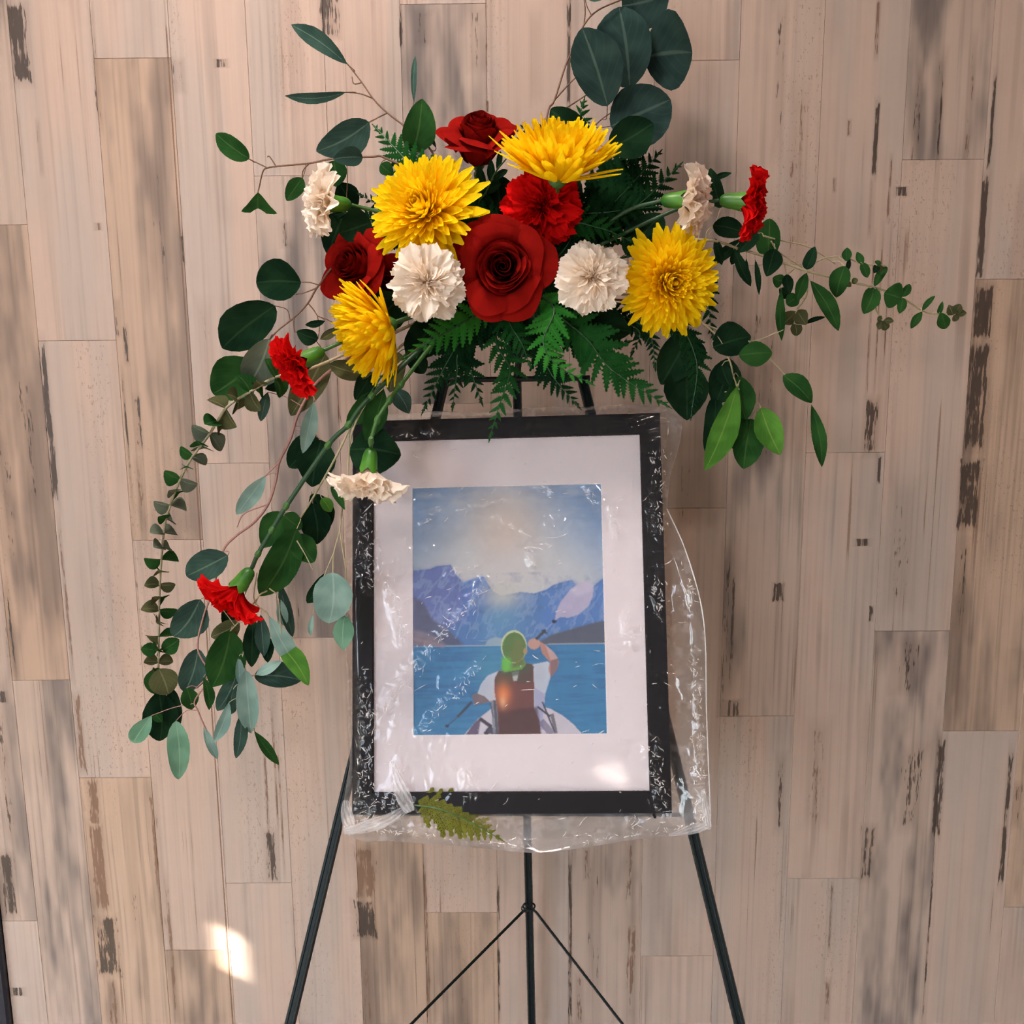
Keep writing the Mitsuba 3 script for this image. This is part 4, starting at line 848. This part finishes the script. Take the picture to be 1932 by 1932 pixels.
frond('fern frond tip pointing up left beside the upper left eucalyptus leaf', [b0, (880, 400, .25), (790, 325, .23), (706, 238, .20)], 58, 13, 'fern_mid', seed=1, start=.45)
frond('small dark fern frond behind the cream carnation at the upper left', [b0, (830, 440, .24), (740, 400, .22), (676, 366, .2)], 42, 12, 'fern_dark', seed=2, start=.45)
frond('dark fern frond between the cream carnation and the large yellow chrysanthemum', [b0, (820, 480, .24), (710, 430, .23), (618, 386, .22)], 48, 13, 'fern_dark', seed=3, start=.45)
frond('fern frond standing up behind the top yellow chrysanthemum', [b0, (1050, 400, .23), (1078, 280, .2), (1102, 188, .17)], 56, 12, 'fern_mid', seed=4, start=.5)
frond('fern frond lying flat along the top yellow chrysanthemum, pointing left', [b0, (1040, 380, .22), (1040, 262, .2), (962, 238, .18)], 34, 14, 'fern_dark', seed=5, start=.5)
frond('tall dark fern frond right of the top yellow chrysanthemum', [b0, (1100, 420, .24), (1170, 330, .2), (1222, 240, .17)], 74, 13, 'fern_dark', seed=6, start=.35)
frond('dark fern frond pointing up right, second from the top yellow chrysanthemum', [b0, (1090, 450, .25), (1180, 360, .23), (1246, 286, .2)], 72, 13, 'fern_dark', seed=7, start=.35)
frond('fern frond pointing right between the two profile carnations and the top yellow flower', [b0, (1090, 460, .25), (1200, 390, .23), (1284, 310, .21)], 64, 13, 'fern_dark', seed=8, start=.35)
frond('fern frond lying just above the front right white carnation', [b0, (1060, 430, .27), (1130, 430, .27), (1194, 456, .26)], 46, 11, 'fern_mid', seed=9, start=.3)
frond('fern frond fanning right below the red carnation', [b0, (1070, 420, .26), (1150, 400, .26), (1240, 390, .24)], 60, 12, 'fern_dark', seed=10, start=.3)
frond('dark fern frond hanging right of the spiky yellow chrysanthemum', [b0, (1220, 480, .25), (1318, 520, .23), (1346, 640, .22)], 50, 15, 'fern_dark', seed=11, start=.45)
frond('long fern frond sweeping down to the right above the frame corner', [(1010, 560, .25), (1060, 600, .27), (1110, 642, .29), (1154, 697, .30), (1262, 768, .30)], 66, 14, 'fern_mid', seed=12, start=.2)
frond('brightest green fern frond hanging straight below the front rose', [(1000, 550, .27), (1045, 582, .31), (1025, 645, .325), (1052, 690, .325), (1116, 724, .32)], 50, 13, 'fern_bright', seed=13, start=.12)
frond('fern frond hanging down in front of the middle of the black frame top', [(985, 550, .25), (936, 638, .27), (962, 697, .29), (942, 765, .31), (924, 827, .32)], 44, 12, 'fern_mid', seed=14, start=.28)
frond('dark fern frond pointing down left, outermost under the left white carnation', [(960, 560, .25), (880, 630, .27), (840, 690, .28), (798, 777, .28)], 46, 13, 'fern_dark', seed=15, start=.25)
frond('dark fern frond hanging to the left end of the black frame top', [(960, 560, .25), (872, 650, .27), (862, 705, .28), (854, 770, .28)], 42, 12, 'fern_dark', seed=16, start=.25)
frond('dark fern frond hanging left of the frond in the middle', [(960, 560, .25), (872, 655, .27), (890, 705, .27), (909, 760, .27)], 48, 11, 'fern_dark', seed=17, start=.25)
frond('green fern frond pointing left under the left white carnation', [(960, 560, .25), (850, 622, .29), (800, 652, .3), (764, 676, .3)], 50, 11, 'fern_bright', seed=18, start=.2)
frond('dark fern frond hanging right of the middle under the bright frond', [(1000, 560, .25), (1020, 650, .27), (1040, 705, .28), (1092, 768, .28)], 46, 12, 'fern_dark', seed=19, start=.3)
frond('dark fern frond pointing right under the front right white carnation', [(1000, 550, .24), (1064, 612, .26), (1120, 625, .26), (1178, 627, .26)], 44, 12, 'fern_dark', seed=20, start=.3)
frond('dark fern frond pointing right, lower of the two under the right white carnation', [(1000, 555, .24), (1090, 640, .27), (1140, 652, .27), (1188, 644, .27)], 46, 12, 'fern_dark', seed=21, start=.3)
frond('narrow dark fern frond hanging left of the spiky yellow chrysanthemum', [(1000, 550, .24), (1150, 600, .25), (1206, 625, .25), (1192, 668, .25)], 28, 12, 'fern_dark', seed=22, start=.5)
frond('narrow dark fern frond hanging below the spiky yellow chrysanthemum', [(1000, 550, .24), (1160, 590, .25), (1224, 628, .25), (1236, 694, .25)], 30, 14, 'fern_dark', seed=23, start=.5)
frond('dark fern frond over the broad dark leaf at the right frame corner', [(1000, 550, .24), (1240, 590, .25), (1312, 672, .25), (1304, 786, .25)], 40, 15, 'fern_dark', seed=24, start=.5)
frond('bright fern frond below the front rose, left of the brightest one', [(990, 560, .26), (960, 600, .29), (985, 650, .30), (1000, 690, .30)], 44, 10, 'fern_mid', seed=25, start=.15)
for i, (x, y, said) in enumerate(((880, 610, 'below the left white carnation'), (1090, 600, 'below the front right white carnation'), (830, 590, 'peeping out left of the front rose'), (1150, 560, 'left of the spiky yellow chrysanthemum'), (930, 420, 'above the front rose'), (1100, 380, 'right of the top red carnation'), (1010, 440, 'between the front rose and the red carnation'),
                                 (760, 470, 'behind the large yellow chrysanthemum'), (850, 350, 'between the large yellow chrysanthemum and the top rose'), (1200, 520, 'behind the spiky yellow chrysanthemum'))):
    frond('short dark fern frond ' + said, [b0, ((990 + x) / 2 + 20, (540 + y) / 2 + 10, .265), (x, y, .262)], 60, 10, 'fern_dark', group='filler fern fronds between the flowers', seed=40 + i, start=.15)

# floral foam in its cage, clamped to the easel top behind the flowers
fo = thing('floral_foam', 'dark block of floral foam holding the flowers at the easel top', 'floral foam')
fc = at(985, 545, .2)
put('foam_block', box(fc - [.10, .03, .052], fc + [.10, .03, .048], .008), 'foam_green', fo, smooth=40)
for x in (-.09, -.045, 0, .045, .09):
    put('cage_rib', tube([fc + [x, -.034, -.055], fc + [x, -.034, .05], fc + [x, .034, .05]], .0016, 5), 'easel_metal', fo)
put('clamp', join([box(fc + [-.02, -.01, -.095], fc + [.02, .012, -.05], .003), tube([fc + [0, 0, -.06], ba + [0, -.006, .004]], .005)]), 'easel_metal', fo)

# the tendril wire and the frond that fell on the frame
def dot_fn(p, n, uv):
    f1, f2, wh = mikit.voronoi(uv.x * 9.0, uv.y * 11.0)
    base = mix(srgb(132, 134, 60), srgb(108, 114, 48), fbm(p.x * 60, p.y * 60, p.z * 60, octaves=2))
    return mix(srgb(40, 36, 16), base, smoothstep(.20, .27, f1))
scene['fern_fallen'] = {'type': 'principledthin', 'base_color': mikit.proc(dot_fn), 'roughness': .5, 'diff_trans': .4, 'spec_trans': 0.0, 'eta': 1.4}
frond('fallen olive fern tip with dark spore dots on the bottom edge of the black frame', [(fpt(782, 1519, .0135),), (fpt(830, 1527, .0145),), (fpt(885, 1550, .0150),), (fpt(945, 1584, .0140),)], 60, 11, 'fern_fallen', seed=30, tilt=.02, start=.04, teeth=4, lean=64, size=1.75)

# ---------------------------------------------------------------- clear plastic bag over the frame
scene['bag_film'] = {'type': 'thindielectric', 'int_ior': 1.34}
bg = thing('plastic_bag', 'crinkled clear plastic bag wrapped around the framed picture', 'bag')
def curve(pts, axis):
    a = np.array(sorted(pts, key=lambda q: q[axis]))
    return lambda t: np.interp(t, a[:, axis], a[:, 1 - axis])
Lc = curve([(690, 780), (668, 860), (655, 960), (650, 1100), (652, 1200), (655, 1300), (660, 1440), (648, 1515), (643, 1600)], 1)
Rc = curve([(1278, 760), (1288, 790), (1284, 830), (1264, 900), (1258, 960), (1290, 1030), (1318, 1120), (1331, 1200), (1333, 1350), (1338, 1480), (1342, 1600)], 1)
Tc = curve([(640, 800), (690, 786), (740, 782), (830, 775), (900, 778), (1000, 769), (1100, 768), (1180, 762), (1262, 768), (1300, 785)], 0)
Bc = curve([(640, 1562), (655, 1578), (690, 1588), (740, 1587), (800, 1592), (880, 1597), (960, 1606), (1000, 1609), (1030, 1608), (1085, 1602), (1200, 1584), (1300, 1571), (1345, 1564)], 0)
BANDS = [(690, 1380, 915, 1100, 15), (800, 1380, 905, 1255, 12), (690, 960, 700, 1110, 20), (690, 1300, 690, 1500, 22), (1240, 850, 1250, 1000, 16), (1240, 1090, 1245, 1160, 18), (1225, 1400, 1255, 1525, 24), (1285, 1010, 1325, 1160, 14), (1315, 1240, 1325, 1550, 20),
         (1190, 1540, 1205, 1595, 16), (1020, 918, 1045, 930, 12), (1105, 920, 1125, 950, 12), (1185, 1165, 1195, 1205, 20), (740, 1090, 765, 1210, 12), (880, 1450, 900, 1490, 14), (660, 1550, 770, 1490, 26), (760, 1440, 745, 1500, 12), (870, 960, 960, 942, 6), (985, 1040, 1040, 1030, 5), (1000, 1050, 1010, 1070, 8), (850, 1080, 900, 1070, 8), (930, 975, 1000, 1010, 4), (700, 830, 830, 815, 8), (660, 1560, 1000, 1600, 10), (1100, 1590, 1330, 1560, 12), (800, 985, 830, 960, 6), (1150, 960, 1165, 1010, 8)]
def ridged(q, seed, sharp=3.0):
    return (1 - np.abs(2 * meshkit.fbm(q, 2, seed) - 1)) ** sharp
def film(nu, nv, base_off, sign, seed):
    U, V = np.meshgrid(np.linspace(0, 1, nu), np.linspace(0, 1, nv))
    Y = 775 + V * 820; X = 0
    for _ in range(4):
        X = Lc(Y) + (Rc(Y) - Lc(Y)) * U; Y = Tc(X) + (Bc(X) - Tc(X)) * V
    d = pixel_ray(X.ravel(), Y.ravel()) if False else None
    uu, vv = (X - 966) / FPX, -(Y - 966) / FPX
    D = uu[..., None] * RIGHT + vv[..., None] * UP + FWD
    P = CAM + D * (((FC - CAM) @ FN) / (D @ FN))[..., None]
    a_, b_ = (P - FC) @ FX, (P - FC) @ FZ
    out = np.maximum(np.abs(a_) - FW / 2, np.abs(b_) - FH / 2)         # metres outside the frame
    edge = np.minimum(np.minimum(U, 1 - U) * .45, np.minimum(V, 1 - V) * .6)
    lip = np.clip(edge / .016, 0, 1) ** .6
    off = base_off * (1 - .55 * np.clip(out / .05, 0, 1)) * lip
    q = np.stack([a_, b_, a_ * 0], -1)
    w1 = meshkit.fbm(q * 9, 3, seed) - .5; w2 = meshkit.fbm(q * 9 + 7, 3, seed + 3) - .5
    qa = np.stack([(a_ + .05 * w1), (b_ + .05 * w2), a_ * 0], -1)
    c, s = math.cos(.75), math.sin(.75)
    diag = np.stack([(c * qa[..., 0] + s * qa[..., 1]) * 10, (-s * qa[..., 0] + c * qa[..., 1]) * 46, a_ * 0 + 2], -1)
    r1 = ridged(diag, seed + 11)                                        # long diagonal creases
    r2 = ridged(qa * 70 + 3, seed + 21)                                 # fine crumple
    r3 = ridged(qa * 150 + 9, seed + 31, 2.0)
    hor = ridged(np.stack([a_ * 5, (b_ - .12 * a_ + .02 * w1) * 60, a_ * 0 + 5], -1), seed + 41, 4.0)
    patch = np.clip((meshkit.fbm(qa * 8 + 20, 3, seed + 51) - .46) * 6, 0, 1)
    rail = np.clip(1 - np.abs(np.maximum(np.abs(a_) - FW / 2, np.abs(b_) - FH / 2) + .012) / .03, 0, 1)
    side = np.clip((np.abs(a_) - .15) / .07, 0, 1)
    top = np.clip((b_ - .19) / .06, 0, 1)
    bands = np.zeros_like(a_)
    for x0, y0, x1, y1, bw in BANDS:
        p0, p1 = floc(x0, y0), floc(x1, y1); dd = p1 - p0; L2 = dd @ dd
        t = np.clip(((a_ - p0[0]) * dd[0] + (b_ - p0[1]) * dd[1]) / L2, 0, 1)
        dist = np.hypot(a_ - p0[0] - t * dd[0], b_ - p0[1] - t * dd[1])
        bands = np.maximum(bands, np.exp(-(dist / (bw * .00072)) ** 2))
    tick = np.clip((meshkit.fbm(qa * 24 + 50, 2, seed + 71) - .6) * 7, 0, 1)
    fine = np.clip(.8 * bands + .55 * rail * side * patch + .5 * np.clip(out / .02, 0, 1) * patch + .16 * tick * (1 - top), 0, 1)
    amp = .0005 * r1 * tick + .0032 * r2 * fine + .0018 * r3 * fine + .0011 * hor * top
    amp = amp + .006 * (meshkit.fbm(q * 14, 2, seed + 61) - .45) * np.clip(out / .012, 0, 1) * lip
    return P + (off + sign * amp * np.clip(edge / .006, .15, 1))[..., None] * FN, np.stack([U, V], -1).reshape(-1, 2)
Pf, uvf = film(300, 380, .0155, 1.0, 1)
put('front_film', (Pf.reshape(-1, 3), grid(Pf)[1]), 'bag_film', bg, smooth=True, uv=uvf)
Pb, uvb = film(140, 180, -.0170, -1.0, 5)
Pb[0], Pb[-1], Pb[:, 0], Pb[:, -1] = [np.stack([np.interp(np.linspace(0, 1, len(t)), np.linspace(0, 1, len(f)), f[:, c]) for c in range(3)], 1) for t, f in ((Pb[0], Pf[0]), (Pb[-1], Pf[-1]), (Pb[:, 0], Pf[:, 0]), (Pb[:, -1], Pf[:, -1]))]
def haze_fn(p, n, uv):
    m = fbm(p.x * 70, p.z * 70, p.y * 30, octaves=3)
    return .07 + .13 * smoothstep(.86, .97, uv.y) + .10 * smoothstep(.45, .75, m)
scene['bag_back_film'] = {'type': 'blendbsdf', 'weight': mikit.proc(haze_fn), 'a': {'type': 'thindielectric', 'int_ior': 1.45},
                          'b': {'type': 'twosided', 'b': {'type': 'diffuse', 'reflectance': {'type': 'rgb', 'value': [.88, .88, .92]}}}}
put('back_film', (Pb.reshape(-1, 3), grid(Pb)[1]), 'bag_back_film', bg, smooth=True, uv=uvb)
plain('film_white', (232, 234, 240), .25, .7)
seam = [fpt(x, y, .0) for x, y in ((1258, 960), (1290, 1030), (1318, 1120), (1330, 1200), (1333, 1350), (1338, 1480), (1341, 1560))]
put('seam', tube(smooth_path(seam, 8), .0009, 5), 'film_white', bg, smooth=60)

# film bunched into folds at the lower corners
scene['film_bunched'] = {'type': 'blendbsdf', 'weight': 0.30, 'a': {'type': 'thindielectric', 'int_ior': 1.5},
                         'b': {'type': 'twosided', 'b': {'type': 'diffuse', 'reflectance': {'type': 'rgb', 'value': [.86, .88, .93]}}}}
def fold(pts, w0, w1, off, seed):
    r = np.random.default_rng(seed)
    q = smooth_path([np.array([x, y, 0.0]) for x, y in pts], 14)
    t = unit(np.gradient(q, axis=0)); nn = np.stack([-t[:, 1], t[:, 0], 0 * t[:, 0]], 1)
    u = np.linspace(-1, 1, 15); wd = np.linspace(w0, w1, len(q)) * np.sin(np.linspace(.5, 2.7, len(q)))
    P = []
    for i in range(len(q)):
        row = []
        for uu in u:
            x, y = (q[i] + nn[i] * uu * wd[i])[:2]
            z = off + .004 * (meshkit.fbm(np.array([i * .22, uu * 2.4, seed * 3.0]), 3) - .4) + .0025 * abs(math.sin(uu * 5 + i * .15))
            row.append(fpt(x, y, z))
        P.append(row)
    P = np.array(P)
    put('fold', (P.reshape(-1, 3), grid(P)[1]), 'film_bunched', bg, smooth=25)
fold([(741, 1436), (752, 1475), (762, 1505), (774, 1532)], 7, 20, .019, 1)
fold([(648, 1568), (690, 1560), (735, 1545), (775, 1520)], 12, 12, .014, 2)
fold([(652, 1510), (655, 1540), (664, 1575)], 10, 14, .010, 3)
fold([(1262, 1576), (1300, 1566), (1338, 1556)], 5, 13, .008, 4)
fold([(1325, 1490), (1332, 1530), (1336, 1566)], 5, 10, .008, 5)

# film creases, their glints put in as near-white colour: short narrow ridges, gathered along the crumpled bands
scene['film_glint'] = {'type': 'blendbsdf', 'weight': 0.62, 'a': {'type': 'thindielectric', 'int_ior': 1.4},
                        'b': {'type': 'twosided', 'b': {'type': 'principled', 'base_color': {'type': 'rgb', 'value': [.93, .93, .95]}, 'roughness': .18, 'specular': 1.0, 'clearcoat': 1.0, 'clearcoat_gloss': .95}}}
rc = np.random.default_rng(321)
glint_parts = []
def glint_crease(x, y, ang, ln, wd):
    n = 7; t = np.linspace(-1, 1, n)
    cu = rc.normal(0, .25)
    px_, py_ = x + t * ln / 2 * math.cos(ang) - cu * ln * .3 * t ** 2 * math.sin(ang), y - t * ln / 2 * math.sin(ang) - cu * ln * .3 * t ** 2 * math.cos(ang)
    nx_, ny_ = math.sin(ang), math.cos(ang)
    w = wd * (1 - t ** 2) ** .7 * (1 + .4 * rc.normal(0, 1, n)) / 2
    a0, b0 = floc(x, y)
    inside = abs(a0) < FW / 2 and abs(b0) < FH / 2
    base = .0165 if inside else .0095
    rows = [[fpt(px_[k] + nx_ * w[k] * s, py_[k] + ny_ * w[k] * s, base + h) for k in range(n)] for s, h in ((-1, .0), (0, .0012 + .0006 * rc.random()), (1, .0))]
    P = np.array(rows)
    glint_parts.append(grid(P))
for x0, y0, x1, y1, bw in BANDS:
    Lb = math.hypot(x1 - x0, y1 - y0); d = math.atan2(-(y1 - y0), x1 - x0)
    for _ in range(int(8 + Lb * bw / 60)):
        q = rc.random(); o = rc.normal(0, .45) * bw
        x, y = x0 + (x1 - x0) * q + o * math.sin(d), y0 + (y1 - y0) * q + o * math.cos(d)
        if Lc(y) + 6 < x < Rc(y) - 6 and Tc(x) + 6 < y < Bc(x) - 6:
            glint_crease(x, y, d + rc.normal(0, .75), rc.uniform(4, 13), rc.uniform(.7, 1.9))
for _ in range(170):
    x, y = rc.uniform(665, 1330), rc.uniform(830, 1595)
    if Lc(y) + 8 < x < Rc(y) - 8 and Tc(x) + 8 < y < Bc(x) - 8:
        glint_crease(x, y, rc.normal(.45, .5), rc.uniform(4, 18) * (1 if rc.random() < .8 else 2), rc.uniform(.7, 1.7))
put('glint_crease', join(glint_parts), 'film_glint', bg, kind='stuff', smooth=True)

labels[wall] = {'kind': 'structure'}
